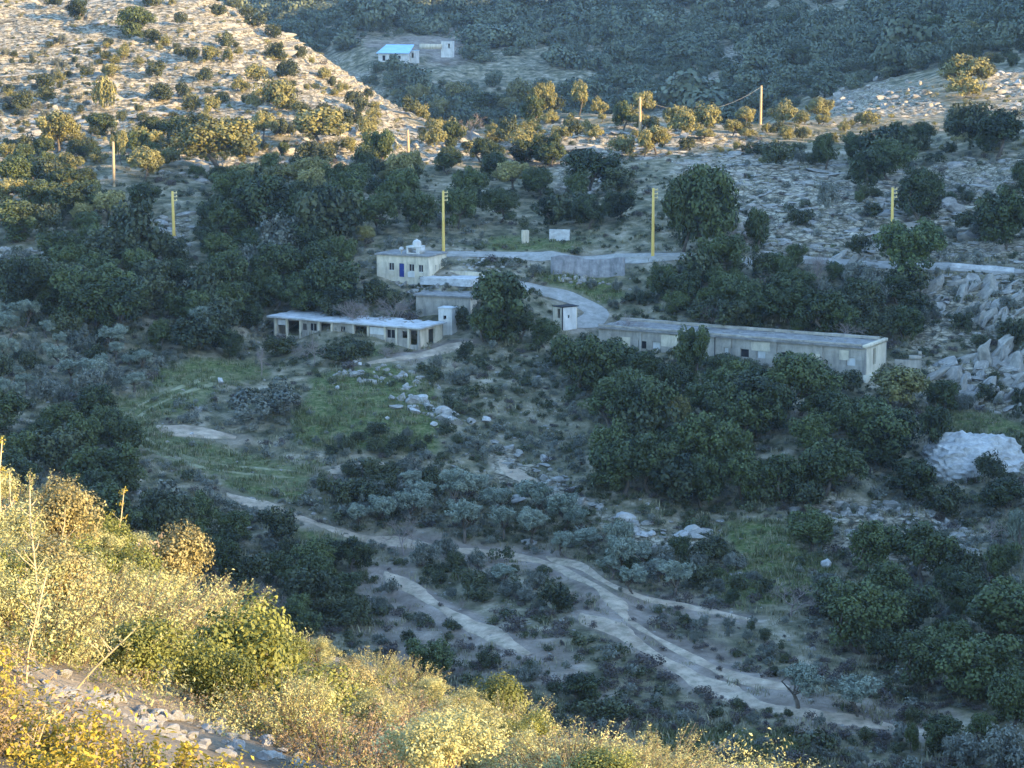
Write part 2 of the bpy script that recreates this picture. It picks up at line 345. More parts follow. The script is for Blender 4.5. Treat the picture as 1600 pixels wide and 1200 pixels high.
M['blue_roof'] = plainmat('blue_sheet_roof', (0.22, 0.38, 0.55), (0.32, 0.50, 0.66), 0.5, 0.5)
M['pole'] = plainmat('sun_yellow_pole_wood', (0.50, 0.32, 0.08), (0.62, 0.42, 0.13), 1.5, 0.8)  # sunlit yellow put into the colour of poles that stand in shade
M['pole_ridge'] = plainmat('brown_pole_wood', (0.30, 0.20, 0.11), (0.42, 0.30, 0.17), 1.5, 0.8)  # browner and duller than the lower poles
M['insulator'] = plainmat('bracket_metal', (0.45, 0.33, 0.15), (0.62, 0.48, 0.24), 3, 0.6)
M['bark'] = plainmat('bark', (0.06, 0.048, 0.036), (0.13, 0.105, 0.08), 3, 0.95)
M['greybark'] = plainmat('grey_bark', (0.20, 0.175, 0.15), (0.34, 0.30, 0.26), 3, 0.95)
M['oak'] = leafmat('evergreen_leaf', (0.005, 0.011, 0.005), (0.088, 0.108, 0.032), 0, 0.5)
M['roundleaf'] = leafmat('light_green_leaf', (0.020, 0.036, 0.012), (0.135, 0.165, 0.052))
M['bushleaf'] = leafmat('bush_leaf', (0.011, 0.019, 0.008), (0.085, 0.090, 0.036))
M['sungold_leaf'] = leafmat('sun_gold_leaf', (0.060, 0.062, 0.018), (0.26, 0.225, 0.080))  # warm sunlight on trees and bushes put into this leaf colour
M['olive'] = leafmat('olive_leaf', (0.085, 0.105, 0.070), (0.26, 0.28, 0.205))
M['sage'] = leafmat('grey_scrub_leaf', (0.045, 0.052, 0.036), (0.19, 0.19, 0.145))
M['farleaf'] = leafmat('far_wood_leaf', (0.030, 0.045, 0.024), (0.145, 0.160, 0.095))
M['heath'] = leafmat('dry_heath', (0.030, 0.025, 0.021), (0.120, 0.092, 0.075))
M['twig'] = plainmat('bare_twig', (0.17, 0.13, 0.11), (0.28, 0.225, 0.19), 3, 0.95)
M['fg_sage'] = leafmat('pale_sage_leaf', (0.12, 0.115, 0.040), (0.58, 0.54, 0.24), 0.25, 0.3)
M['fg_green'] = leafmat('glossy_green_leaf', (0.045, 0.058, 0.012), (0.27, 0.27, 0.065), 0.2, 0.3)
M['fg_tan'] = leafmat('tan_bush_leaf', (0.10, 0.080, 0.028), (0.42, 0.35, 0.15), 0.2, 0.2)
M['fg_gold'] = leafmat('golden_leaf', (0.22, 0.17, 0.025), (0.60, 0.46, 0.07), 0.3, 0.3)
M['fg_dry'] = leafmat('dry_stalk', (0.13, 0.090, 0.050), (0.36, 0.27, 0.17), 0.1, 0.3)
M['straw'] = leafmat('straw_blade', (.07, .07, .035), (.30, .26, .15))
M['grassblade'] = leafmat('grass_blade', (0.035, 0.052, 0.016), (0.15, 0.148, 0.060))

# ------------------------------------------------------------------ mesh helpers
def mesh_from(name, V, F, mats, mi=None, tint=None, smooth=False):
    """V (n,3), F list of arrays or (m,k) array"""
    me = bpy.data.meshes.new(name)
    V = np.asarray(V, np.float32)
    if isinstance(F, np.ndarray):
        k = F.shape[1]; flat = F.astype(np.int32).ravel(); tot = np.full(len(F), k, np.int32)
    else:
        tot = np.array([len(f) for f in F], np.int32); flat = np.concatenate([np.asarray(f, np.int32) for f in F])
    me.vertices.add(len(V)); me.vertices.foreach_set('co', V.ravel())
    me.loops.add(len(flat)); me.loops.foreach_set('vertex_index', flat)
    me.polygons.add(len(tot)); me.polygons.foreach_set('loop_start', np.r_[0, np.cumsum(tot)[:-1]].astype(np.int32))
    if mi is not None: me.polygons.foreach_set('material_index', np.asarray(mi, np.int32))
    if smooth: me.polygons.foreach_set('use_smooth', np.ones(len(tot), bool))
    for mm in mats: me.materials.append(mm)
    if tint is not None:
        a = me.attributes.new('tint', 'FLOAT', 'FACE'); a.data.foreach_set('value', np.asarray(tint, np.float32))
    me.update(calc_edges=True)
    return me
class MB:
    """collects faces for one mesh"""
    def __init__(s): s.v = []; s.f = []; s.m = []
    def poly(s, pts, m=0):
        b = len(s.v); s.v += [tuple(map(float, p)) for p in pts]; s.f.append(list(range(b, b + len(pts)))); s.m.append(m)
    def box(s, x0, x1, y0, y1, z0, z1, m=0):
        b = len(s.v); s.v += [(x0,y0,z0),(x1,y0,z0),(x1,y1,z0),(x0,y1,z0),(x0,y0,z1),(x1,y0,z1),(x1,y1,z1),(x0,y1,z1)]
        for q in ((0,3,2,1),(4,5,6,7),(0,1,5,4),(1,2,6,5),(2,3,7,6),(3,0,4,7)): s.f.append([b + i for i in q]); s.m.append(m)
    def tube(s, pts, rad, sides=6, m=0):
        pts = [np.array(p, float) for p in pts]; b = len(s.v); k = len(pts)
        for i, p in enumerate(pts):
            d = pts[min(i + 1, k - 1)] - pts[max(i - 1, 0)]; d /= (np.linalg.norm(d) + 1e-9)
            u = np.cross(d, (0, 0, 1.0) if abs(d[2]) < 0.9 else (1.0, 0, 0)); u /= np.linalg.norm(u); w = np.cross(d, u)
            for j in range(sides):
                a = 2 * math.pi * j / sides; s.v.append(tuple(p + rad[i] * (math.cos(a) * u + math.sin(a) * w)))
        for i in range(k - 1):
            for j in range(sides):
                j2 = (j + 1) % sides; s.f.append([b + i*sides + j, b + i*sides + j2, b + (i+1)*sides + j2, b + (i+1)*sides + j]); s.m.append(m)
        s.f.append([b + (k-1)*sides + j for j in range(sides)]); s.m.append(m)
    def wall(s, w, h, t, holes, m=0, frame=lambda u, v, d: (u, v, d), z0=0.0):
        """a wall w wide, h high, t thick with real openings; frame maps (along, up, depth) to a point"""
        us = sorted({0.0, float(w), *[q for o in holes for q in (o[0], o[2])]}); vsn = sorted({z0, float(h), *[q for o in holes for q in (o[1], o[3])]})
        def hole(i, j):
            if i < 0 or j < 0 or i >= len(us) - 1 or j >= len(vsn) - 1: return True
            cu, cv = (us[i] + us[i+1]) / 2, (vsn[j] + vsn[j+1]) / 2
            return any(o[0] < cu < o[2] and o[1] < cv < o[3] for o in holes)
        for i in range(len(us) - 1):
            for j in range(len(vsn) - 1):
                if hole(i, j): continue
                a, b, c, d = us[i], us[i+1], vsn[j], vsn[j+1]
                s.poly([frame(a,c,0), frame(b,c,0), frame(b,d,0), frame(a,d,0)], m); s.poly([frame(a,c,t), frame(a,d,t), frame(b,d,t), frame(b,c,t)], m)
                if hole(i-1, j): s.poly([frame(a,c,0), frame(a,d,0), frame(a,d,t), frame(a,c,t)], m)
                if hole(i+1, j): s.poly([frame(b,c,0), frame(b,c,t), frame(b,d,t), frame(b,d,0)], m)
                if hole(i, j-1): s.poly([frame(a,c,0), frame(a,c,t), frame(b,c,t), frame(b,c,0)], m)
                if hole(i, j+1): s.poly([frame(a,d,0), frame(b,d,0), frame(b,d,t), frame(a,d,t)], m)
    def mesh(s, name, mats):
        return mesh_from(name, np.array(s.v), s.f, mats, s.m)
    def build(s, name, mats, parent=None, loc=(0, 0, 0), rz=0.0):
        if not isinstance(mats, (list, tuple)): mats = [mats]
        return link(name, s.mesh(name, mats), parent, loc, rz)
def link(name, me, parent=None, loc=(0, 0, 0), rz=0.0, scale=None):
    o = bpy.data.objects.new(name, me); COL.objects.link(o); o.location = loc; o.rotation_euler = (0, 0, rz)
    if parent is not None: o.parent = parent
    if scale is not None: o.scale = scale
    return o
def tag(o, label=None, cat=None, group=None, kind=None):
    if label: o['label'] = label
    if cat: o['category'] = cat
    if group: o['group'] = group
    if kind: o['kind'] = kind
    return o
def copy_thing(src, loc, rz, scale):
    r = src.copy(); COL.objects.link(r); r.location = loc; r.rotation_euler = (0, 0, rz); r.scale = scale
    for ch in src.children:
        c = ch.copy(); COL.objects.link(c); c.parent = r
        for g in ch.children:
            d = g.copy(); COL.objects.link(d); d.parent = c
    return r

# ------------------------------------------------------------------ ground sheet
def build_ground():
    nt_, nr = ZG.shape
    V = np.stack([XG, YG, ZG], -1).reshape(-1, 3)
    i, j = np.meshgrid(np.arange(nt_ - 1), np.arange(nr - 1), indexing='ij'); a = (i * nr + j).ravel()
    F = np.stack([a, a + 1, a + nr + 1, a + nr], 1)[:, ::1]
    F = F[:, [0, 3, 2, 1]]
    # close the ring behind the camera
    b0 = np.arange(nr - 1); last = (nt_ - 1) * nr
    F2 = np.stack([last + b0, b0, b0 + 1, last + b0 + 1], 1)
    F = np.concatenate([F, F2])
    me = mesh_from('ground', V, F, [M['ground']], smooth=True)
    cv = me.attributes.new('cover', 'FLOAT_COLOR', 'POINT')
    c = np.stack([M_GRASS, np.clip(M_DIRT * 0.85 + 0.5 * M_PATH * (1 - .75 * M_GTRACK), 0, 1), M_ROCK, np.ones_like(ZG)], -1).reshape(-1)
    cv.data.foreach_set('color', c.astype(np.float32))
    return tag(link('ground', me), kind='structure')
GROUND = build_ground()
rngP = np.random.default_rng(4)
def ribbon(name, ln, w, mat, lift, cross, ragged):
    d = np.gradient(ln, axis=0); d /= np.linalg.norm(d, axis=1)[:, None] + 1e-9; nrm = np.stack([d[:, 1], -d[:, 0]], 1)
    k = len(ln); us = np.linspace(-0.5, 0.5, cross); V = []
    wl = w * (1 + ragged * fbm(np.arange(k) * 0.23, np.zeros(k), 3, 5)); off = ragged * w * 0.4 * fbm(np.arange(k) * 0.17, np.ones(k) * 7, 3, 9)
    endt = np.minimum(1, np.minimum(np.arange(k), np.arange(k)[::-1]) / 4.0 + 0.25) if ragged else np.ones(k)
    for u in us:
        p = ln + nrm * (u * wl * endt + off)[:, None]
        z = hgt(p[:, 0], p[:, 1]) + lift - (0.10 if abs(u) == 0.5 else 0)
        V.append(np.c_[p, z])
    V = np.stack(V, 1).reshape(-1, 3)
    i, j = np.meshgrid(np.arange(k - 1), np.arange(cross - 1), indexing='ij'); a = (i * cross + j).ravel()
    F = np.stack([a, a + 1, a + cross + 1, a + cross], 1)
    me = mesh_from(name, V, F, [mat], smooth=True)
    return tag(link(name, me), kind='structure')
for ln, w in LINES['grass_track']:
    d_ = np.gradient(ln, axis=0); d_ /= np.linalg.norm(d_, axis=1)[:, None]; n_ = np.stack([d_[:, 1], -d_[:, 0]], 1)
    for sg in (-.85, .85): ribbon('path', ln + n_ * sg, .75, M['track'], 0.07, 5, .9)
for nm, mat, lift, rg in (('dirt_path', M['dirt'], 0.10, 0.9), ('concrete_road', M['concrete'], 0.16, 0.14), ('concrete_drive', M['concrete'], 0.15, 0.14)):
    for ln, w in LINES[nm]:
        ribbon({'concrete_road': 'road', 'concrete_drive': 'road'}.get(nm, 'path'), ln, w, mat, lift, 9, rg)


# ------------------------------------------------------------------ plant and rock meshes
def leaf_quads(C, D, size, rng, aspect=1.0, fold=0.25):
    """diamond leaves at C, facing roughly D"""
    k = len(C); D = D / (np.linalg.norm(D, axis=1)[:, None] + 1e-9)
    t = rng.normal(size=(k, 3)); u = np.cross(D, t); u /= np.linalg.norm(u, axis=1)[:, None] + 1e-9; w = np.cross(D, u)
    s = (size * rng.uniform(0.65, 1.35, k))[:, None] * 0.5
    V = np.stack([C - u * s, C - w * s * aspect + D * s * fold, C + u * s, C + w * s * aspect + D * s * fold], 1).reshape(-1, 3)
    F = np.arange(4 * k).reshape(-1, 4)
    return V, F
def cloud(lobes, nleaf, size, rng, shell=0.62, flat=0.9, up=0.25, aspect=0.8):
    vol = np.array([r ** 2 for c, r in lobes]); cnt = rng.multinomial(nleaf, vol / vol.sum()); Cs, Ds, T = [], [], []
    for (c, r), k in zip(lobes, cnt):
        d = rng.normal(size=(k, 3)); d /= np.linalg.norm(d, axis=1)[:, None]
        rad = r * (shell + (1.06 - shell) * rng.random(k) ** 0.7) * (1 + 0.18 * rng.normal(size=k) * 0.6)
        p = d * rad[:, None]; p[:, 2] *= flat
        Cs.append(np.array(c) + p); dd = d + rng.normal(size=(k, 3)) * 0.5; dd[:, 2] += up; Ds.append(dd)
        T.append(np.clip(rng.normal(0.45 + 0.8 * (rng.random() - 0.5), 0.15, k), 0, 1))
    C = np.concatenate(Cs); D = np.concatenate(Ds); keep = C[:, 2] > 0.02
    V, F = leaf_quads(C[keep], D[keep], np.full(keep.sum(), size), rng, aspect)
    return V, F, np.concatenate(T)[keep]
def lobe_set(rng, rx, rz, zc, n, rmin, rmax, flatbot=0.5):
    out = []
    for k in range(n):
        d = rng.normal(size=3); d /= np.linalg.norm(d); d[2] = abs(d[2]) if rng.random() < 0.7 else d[2] * flatbot
        f = rng.uniform(0.45, 0.85); out.append(((d[0] * rx * f, d[1] * rx * f, zc + d[2] * rz * f), rng.uniform(rmin, rmax)))
    out.append(((0, 0, zc), min(rx, rz) * 0.6)); return out
def tufts(rng, lobes, per, r0, r1):
    out = []
    for c, r in lobes:
        for k in range(per):
            d = rng.normal(size=3); d /= np.linalg.norm(d); d[2] = d[2] * .8 + .2
            out.append((tuple(np.array(c) + d * r * rng.uniform(.75, 1.05)), rng.uniform(r0, r1)))
    return out
def trunk_mesh(rng, lobes, h, r0, name, fork=0.4, lean=0.12):
    b = MB(); top = np.array([rng.normal() * lean * h, rng.normal() * lean * h, h * fork])
    b.tube([(0, 0, -0.5), (0, 0, 0.05), tuple(top * 0.5 + np.array([0.05 * h * rng.normal(), 0, 0])), tuple(top)], [r0 * 1.4, r0 * 1.15, r0 * 0.9, r0 * 0.75], 7)
    for c, r in lobes[:7]:
        c = np.array(c); mid = top * 0.5 + c * 0.5 + rng.normal(size=3) * 0.08 * h
        b.tube([tuple(top), tuple(mid), tuple(c)], [r0 * 0.6, r0 * 0.38, r0 * 0.12], 5)
    return b.mesh(name, [M['bark']])
def bare_mesh(rng, h, name, mat, levels=4, spread=0.55, n0=3, bushy=False, thick=0.022):
    b = MB()
    def grow(p, d, L, r, lv):
        q = p + d * L + rng.normal(size=3) * L * 0.08; mid = (p + q) / 2 + rng.normal(size=3) * L * 0.06
        b.tube([p, mid, q], [r, r * 0.8, r * 0.6], 4 if lv < 2 else 3)
        if lv >= levels: return
        for k in range(3 if lv < levels - 1 else 4):
            dd = d + rng.normal(size=3) * spread; dd[2] += 0.15; dd /= np.linalg.norm(dd)
            grow(p + (q - p) * rng.uniform(0.5, 1.0), dd, L * rng.uniform(0.6, 0.82), r * 0.6, lv + 1)
    if bushy:
        for k in range(n0 + 4):
            d = np.array([rng.normal() * 0.6, rng.normal() * 0.6, 1.0]); d /= np.linalg.norm(d); grow(np.array([rng.normal() * 0.1, rng.normal() * 0.1, -0.1]), d, h * 0.36, h * thick * 0.6, 1)
    else:
        grow(np.array([0, 0, -0.3]), np.array([0.05, 0, 1.0]), h * 0.36, h * thick, 0)
    return b.mesh(name, [mat])
def rock_mesh(seed, name, mat, sub=2, flat=0.6, cuts=9, mats=None):
    rng = np.random.default_rng(seed); cuts = int(cuts * 1.5); bm = bmesh.new(); bmesh.ops.create_icosphere(bm, subdivisions=sub, radius=1.0)
    V = np.array([v.co for v in bm.verts])
    for k in range(cuts):
        d = rng.normal(size=3); d /= np.linalg.norm(d); h = rng.uniform(0.36, 0.80); s = V @ d; V = V - np.outer(np.maximum(s - h, 0), d)
    V = V * (1 + 0.10 * fbm(V[:, 0] * 3 + V[:, 2] * 2 + seed, V[:, 1] * 3 - V[:, 2], 3, seed))[:, None]
    V *= np.array([rng.uniform(0.85, 1.3), rng.uniform(0.7, 1.0), flat])
    for v, c in zip(bm.verts, V): v.co = c
    me = bpy.data.meshes.new(name); bm.to_mesh(me); bm.free(); me.materials.append(mat); return me
R = np.random.default_rng(11)
PROTO = {}
def stash(kind, parts, H, Wd): PROTO.setdefault(kind, []).append((parts, H, Wd))
# each prototype is a list of (part name, mesh) with its natural height and width
for k in range(6):
    lb = lobe_set(R, 2.2, 2.0, 2.15, 20, 0.6, 1.15, 0.95); V, F, T = cloud(tufts(R, lb, 4, .36, .66), 8500, 0.22, R, .72)
    stash('oak', [('crown', mesh_from('oak_crown', V, F, [M['oak']], tint=T)), ('trunk', trunk_mesh(R, lb, 4.0, 0.17, 'oak_trunk'))], 4.5, 5.4)
for k in range(3):   # lighter, golden green trees, low sun put into the leaf colour
    lb = lobe_set(R, 1.8, 2.0, 2.2, 16, 0.5, 1.0, 0.95); V, F, T = cloud(tufts(R, lb, 4, .34, .60), 7500, 0.21, R, .72)
    stash('gold', [('crown', mesh_from('golden_crown', V, F, [M['sungold_leaf']], tint=T)), ('trunk', trunk_mesh(R, lb, 4.0, 0.15, 'golden_trunk'))], 4.4, 4.4)
lb = lobe_set(R, 2.5, 1.9, 2.5, 26, 0.7, 1.0, 0.9) ; V, F, T = cloud(tufts(R, lb, 5, .28, .46), 10000, 0.19, R, .72)
stash('round', [('crown', mesh_from('round_crown', V, F, [M['roundleaf']], tint=np.clip(T + 0.15, 0, 1))), ('trunk', trunk_mesh(R, lb, 4.4, 0.2, 'round_trunk'))], 4.6, 5.9)
for k in range(4):
    lb = lobe_set(R, 1.55, 0.95, 2.35, 13, 0.40, 0.72); V, F, T = cloud(tufts(R, lb, 4, .22, .42), 4600, 0.18, R, .6, .9, .3, .55)
    stash('olive', [('crown', mesh_from('olive_crown', V, F, [M['olive']], tint=T)), ('trunk', trunk_mesh(R, lb, 3.2, 0.16, 'olive_trunk', 0.36, 0.09))], 3.5, 4.0)
for k in range(5):
    lb = lobe_set(R, 0.95, 0.75, 0.7, 9, 0.35, 0.6); V, F, T = cloud(tufts(R, lb, 4, .2, .36), 2400, 0.14, R, .7)
    stash('bush', [('', mesh_from('bush', V, F, [M['bushleaf']], tint=T))], 1.75, 2.4)
for k in range(3):
    lb = lobe_set(R, 0.95, 0.75, 0.65, 9, 0.3, 0.6); V, F, T = cloud(tufts(R, lb, 4, .2, .36), 2400, 0.14, R, .7)
    stash('goldbush', [('', mesh_from('gold_bush', V, F, [M['sungold_leaf']], tint=T))], 1.75, 2.4)  # same golden leaf, sunlight included in its colour
for k in range(4):
    lb = lobe_set(R, 1.0, 0.6, 0.55, 10, 0.3, 0.55); V, F, T = cloud(tufts(R, lb, 4, .16, .3), 2600, 0.13, R, .65, .9, .5, .55)
    stash('sage', [('', mesh_from('sage_bush', V, F, [M['sage']], tint=T))], 1.5, 2.5)
for k in range(3):
    stash('bare', [('', bare_mesh(R, 4.0, 'bare_tree', M['twig'], 5, 0.55))], 4.2, 3.8)
for k in range(3):
    stash('barebush', [('', bare_mesh(R, 2.6, 'bare_bush', M['twig'], 4, 0.6, 4, True))], 2.6, 3.2)
lb = [((0.1 * R.normal(), 0.1 * R.normal(), 0.35 + 0.33 * i), 0.52 - 0.075 * i + 0.05 * R.normal()) for i in range(6)]; V, F, T = cloud(lb, 1500, 0.15, R)
stash('column', [('', mesh_from('column_bush', V, F, [M['oak']], tint=T))], 2.4, 1.2)
ROCKS = [rock_mesh(100 + k, 'rock', M['rock'], 2, R.uniform(0.5, 0.85)) for k in range(8)]
SLABS = [rock_mesh(200 + k, 'rock_slab', M['rock'], 2, R.uniform(0.25, 0.42)) for k in range(6)]
M['fg_stone'] = plainmat('sunlit_limestone', (0.42, 0.39, 0.34), (0.74, 0.70, 0.63), 2.5, 0.9, 1.0, (0.30, 0.27, 0.22))  # pale stone, lightened so that sunlight is part of the colour
FGSTONES = [rock_mesh(450 + k, 'pale_stone', M['fg_stone'], 2, R.uniform(0.5, 0.85)) for k in range(5)]
BLOCKS = [rock_mesh(400 + k, 'block', M['rock'], 3, R.uniform(0.6, 0.95), 16) for k in range(6)]
WHITES = [rock_mesh(300 + k, 'white_rock', M['rock_white'], 2, R.uniform(0.5, 0.8)) for k in range(4)]

# ------------------------------------------------------------------ landmarks, used to say which plant or stone is which
LM = [('the house with the blue door',640,415),('the long ruined shed',480,515),('the open end of the ruined shed',670,530),('the low concrete building',690,475),('the small white roadside hut',880,495),
 ('the long concrete building',1150,545),('the cream end wall',1375,578),('the blue-roofed far house',615,80),('the yellow pole beside the house',693,350),('the leftmost yellow pole',272,335),('the pole above the retaining wall',1020,350),
 ('the yellow pole behind the round tree',1395,325),('the ridge pole with the wire',1188,165),('the pole on the ridge crest',1000,185),('the short pole on the terraces',638,218),('the pole among the golden trees',178,260),
 ('the round tree by the road',1420,400),('the large tree between the buildings',780,470),('the large tree under the pale slope',1105,330),('the white rock dome',1530,720),('the blocky outcrop',1530,600),('the two olives by the track',1290,1100),
 ('the bend of the grassy track',190,665),('the upright white stone',820,370),('the bare pinkish tree',735,205),('the lone bush on the sunlit hill',212,35),('the fork of the dirt path',962,950),('the stone heap by the meadow',570,590),
 ('the meadow boulders',650,645),('the ledges beside the olives',1040,830),('the green hollow',1210,870),('the short dirt strip',300,675),('the left end of the road',700,398),('the right end of the road',1570,420),('the cliff left of the leftmost pole',200,370),
 ('the curve of the concrete drive',930,490),('the brown heath',760,1050),('the dark scrub bank',590,760),('the stony bank',1380,820),('the summit of the sunlit hill',420,60),('the retaining wall',905,418),('the scrub mound',400,630),('the pale terraces',90,590),
 ('the lower right thicket',1450,1040),('the sunlit scrub on the right rim',1520,120),('the yellow twigs of the slope edge',195,790)]
LMF = [('the round tan bush',290,930),('the tall bare stalk',55,870),('the pale stone band',250,1120),('the twig with a leaf rosette',195,800),('the bottom left corner',60,1180),('the shady gap below the rim',520,1010),('the two green rim bushes',850,1140),('the stones at the bottom',470,1190),('the mossy mid slope',420,1080),('the slope tip',1060,1190),('the pale scrub below the gap',640,1120),('the upper left rim',60,800)]
ORD = ['', 'nearest', 'second nearest', 'third nearest', 'fourth nearest', 'fifth nearest', 'sixth nearest', 'seventh nearest', 'eighth nearest', 'ninth nearest', 'tenth nearest', 'eleventh nearest', 'twelfth nearest', 'thirteenth nearest', 'fourteenth nearest', 'fifteenth nearest', 'sixteenth nearest']
PENDING = []       # (object, phrase, px, py, size, near)
def later(o, phrase, px, py, size, cat, group, near=False):
    o['category'] = cat; o['group'] = group; PENDING.append([o, phrase, px, py, size, near])
def write_labels():
    buckets = {}
    for it in PENDING:
        o, ph, px, py, sz, near = it; L = LMF if near else LM
        d = [math.hypot(px - a, (py - b) * 1.2) for _, a, b in L]; k = int(np.argmin(d)); nm, a, b = L[k]
        dx, dy = px - a, py - b
        rel = ('left of' if dx < 0 else 'right of') if abs(dx) > abs(dy) * 1.1 else ('up behind' if dy < 0 else 'in front of')
        buckets.setdefault((ph, rel, nm), []).append((d[k], it))
    for (ph, rel, nm), lst in buckets.items():
        lst.sort(key=lambda q: q[0]); 
        if len(lst) == 1: lst[0][1][0]['label'] = f'{ph} {rel} {nm}'
        elif len(lst) == 2:
            for w_, (_, it) in zip(('nearer', 'farther'), lst): it[0]['label'] = f'{w_} of two: {ph} {rel} {nm}'
        else:
            for n_, (_, it) in enumerate(lst, 1): it[0]['label'] = f'{ph} {rel} {nm}, {ORD[min(n_, len(ORD) - 1)]}'
FIRST = {}
KIND = {  # name, category, phrases by size (low, mid, tall), group
 'oak': ('evergreen_tree', 'tree', ('low dark evergreen', 'dark evergreen', 'broad dark evergreen'), 'dark evergreen trees of the valley'),
 'gold': ('golden_tree', 'tree', ('small golden-green tree', 'golden-green tree', 'tall golden-green tree'), 'golden-green trees on the slopes'),
 'round': ('round_tree', 'tree', ('dense round tree',) * 3, 'dense round trees'),
 'olive': ('olive_tree', 'tree', ('small grey olive', 'grey olive tree', 'wide grey olive'), 'olive trees in the valley'),
 'bush': ('bush', 'bush', ('tiny dark bush', 'dark bush', 'big dark bush'), 'dark bushes on the slopes'),
 'goldbush': ('golden_bush', 'bush', ('tiny golden bush', 'golden bush', 'big golden bush'), 'golden bushes on the slopes'),
 'sage': ('grey_bush', 'bush', ('tiny grey bush', 'grey bush', 'big grey bush'), 'grey bushes of the valley'),
 'bare': ('bare_tree', 'tree', ('small leafless tree', 'leafless tree', 'tall leafless tree'), 'leafless trees'),
 'barebush': ('bare_bush', 'bush', ('low leafless bush', 'leafless bush', 'big leafless bush'), 'leafless bushes'),
 'column': ('upright_bush', 'bush', ('slim upright bush',) * 3, 'upright bushes'),
}
rngT = np.random.default_rng(77)
def place_at(kind, p, h, w, label=None, near=False, group=None, variant=None):
    """stand one plant of a kind at a world point, h high and w wide in metres"""
    nm, cat, phr, grp = KIND[kind]; var = PROTO[kind]; vi = int(rngT.integers(len(var))) if variant is None else variant
    parts, H, Wd = var[vi]; sc = (w / Wd, w / Wd * rngT.uniform(0.9, 1.1), h / H); rz = float(rngT.uniform(0, 6.28)); key = (kind, vi)
    if key not in FIRST:
        if len(parts) == 1: root = link(nm, parts[0][1])
        else:
            root = link(nm, None)
            for pn, me in parts: link(pn, me, root)
        FIRST[key] = root; root.location = p; root.rotation_euler = (0, 0, rz); root.scale = sc
    else: root = copy_thing(FIRST[key], p, rz, sc)
    px, py = to_pix(p[0], p[1], p[2] + h * 0.5); px = float(px); py = float(py)
    for kk in ('label', 'group', 'category'):
        if kk in root: del root[kk]
    if label: tag(root, label, cat, group)
    else:
        s = 0 if h < H * 0.72 else (2 if h > H * 1.3 else 1)
        later(root, phr[s], px, py, h, cat, group or grp, near)
    return root
def mpp(p): return (p[1] * cp - p[2] * sp_) / FPX        # metres per photograph pixel at a point
OCC = []
VIEWS = [(228,588,480,735),(365,740,480,792),(240,560,420,592),(582,396,702,450),(646,452,712,508),(470,500,690,540),(684,480,708,512),(856,478,914,516),(850,452,944,505),(1340,540,1445,602),(935,508,1050,552),(1112,522,1192,566),(1308,535,1400,600),(810,358,894,382),(262,298,282,362),(686,298,702,398),(1012,294,1028,400),(1386,293,1404,345),(855,403,955,434),(1478,410,1600,430),(628,199,648,232),(170,222,186,285),(1450,682,1595,745),(605,615,700,660),(515,560,640,612)]
def hides(p, h, w):
    x, y0 = to_pix(p[0], p[1], p[2] + h); _, y1 = to_pix(p[0], p[1], p[2]); hw = .45 * w / mpp(p); x = float(x)
    return any(x + hw > a and x - hw < c and y0 < d - 4 and y1 > b + 2 for a, b, c, d in VIEWS)
def plant(kind, px, py, hp, wp, label=None, ymin=100.0, near=False, group=None, variant=None):
    p = G(px, py, ymin)
    if p is None: return None
    p[2] = float(hgt(p[0], p[1])) - 0.08; s = mpp(p); OCC.append((p[0], p[1], wp * s * 0.5))
    return place_at(kind, p, hp * s, wp * s, label, near, group, variant)
def fill(kinds, poly, spacing, hpx, n_try=4000, seed=1, jitter=0.25, ymin=100.0, sink=0.1, aspect=1.15, maxn=400, avoid=True, clump=None):
    """stand plants at uneven spacing over an area outlined on the ground"""
    rg = np.random.default_rng(seed); xs = [q[0] for q in poly]; ys = [q[1] for q in poly]; pts = []
    names = list(kinds.keys()); pr = np.array(list(kinds.values()), float); pr /= pr.sum()
    cand = np.stack([rg.uniform(min(xs), max(xs), n_try), rg.uniform(min(ys), max(ys), n_try)], 1); cand = cand[inpoly(cand[:, 0], cand[:, 1], poly)]
    for c in cand:
        if len(pts) >= maxn: break
        if pts and np.min([math.hypot(c[0] - q[0], (c[1] - q[1]) * 1.7) for q in pts]) < spacing * rg.uniform(0.75, 1.2): continue
        pts.append(c)
    out = []
    for c in pts:
        p = G(c[0], c[1], ymin)
        if p is None: continue
        if clump is not None and float(fbm(np.array([p[0] * .05]), np.array([p[1] * .05]), 3, seed)[0]) < clump: continue
        if avoid and any(math.hypot(p[0] - a, p[1] - b) < r_ * 0.8 for a, b, r_ in OCC): continue
        if avoid and pathm(p[0], p[1]) > 0.3: continue
        p[2] = float(hgt(p[0], p[1])) - sink; s = mpp(p); h = hpx * s * math.exp(rg.normal() * jitter); k = names[int(rg.choice(len(names), p=pr))]
        if hides(p, h, h * aspect): continue
        out.append(place_at(k, p, h, h * aspect * rg.uniform(0.85, 1.25)))
    return out
def pathm(x, y):
    ti = int(pcol(math.atan2(x, y))); ri = int(np.interp(math.log(max(math.hypot(x, y), 1)), LR, np.arange(len(LR)))); return M_PATH[ti, ri]

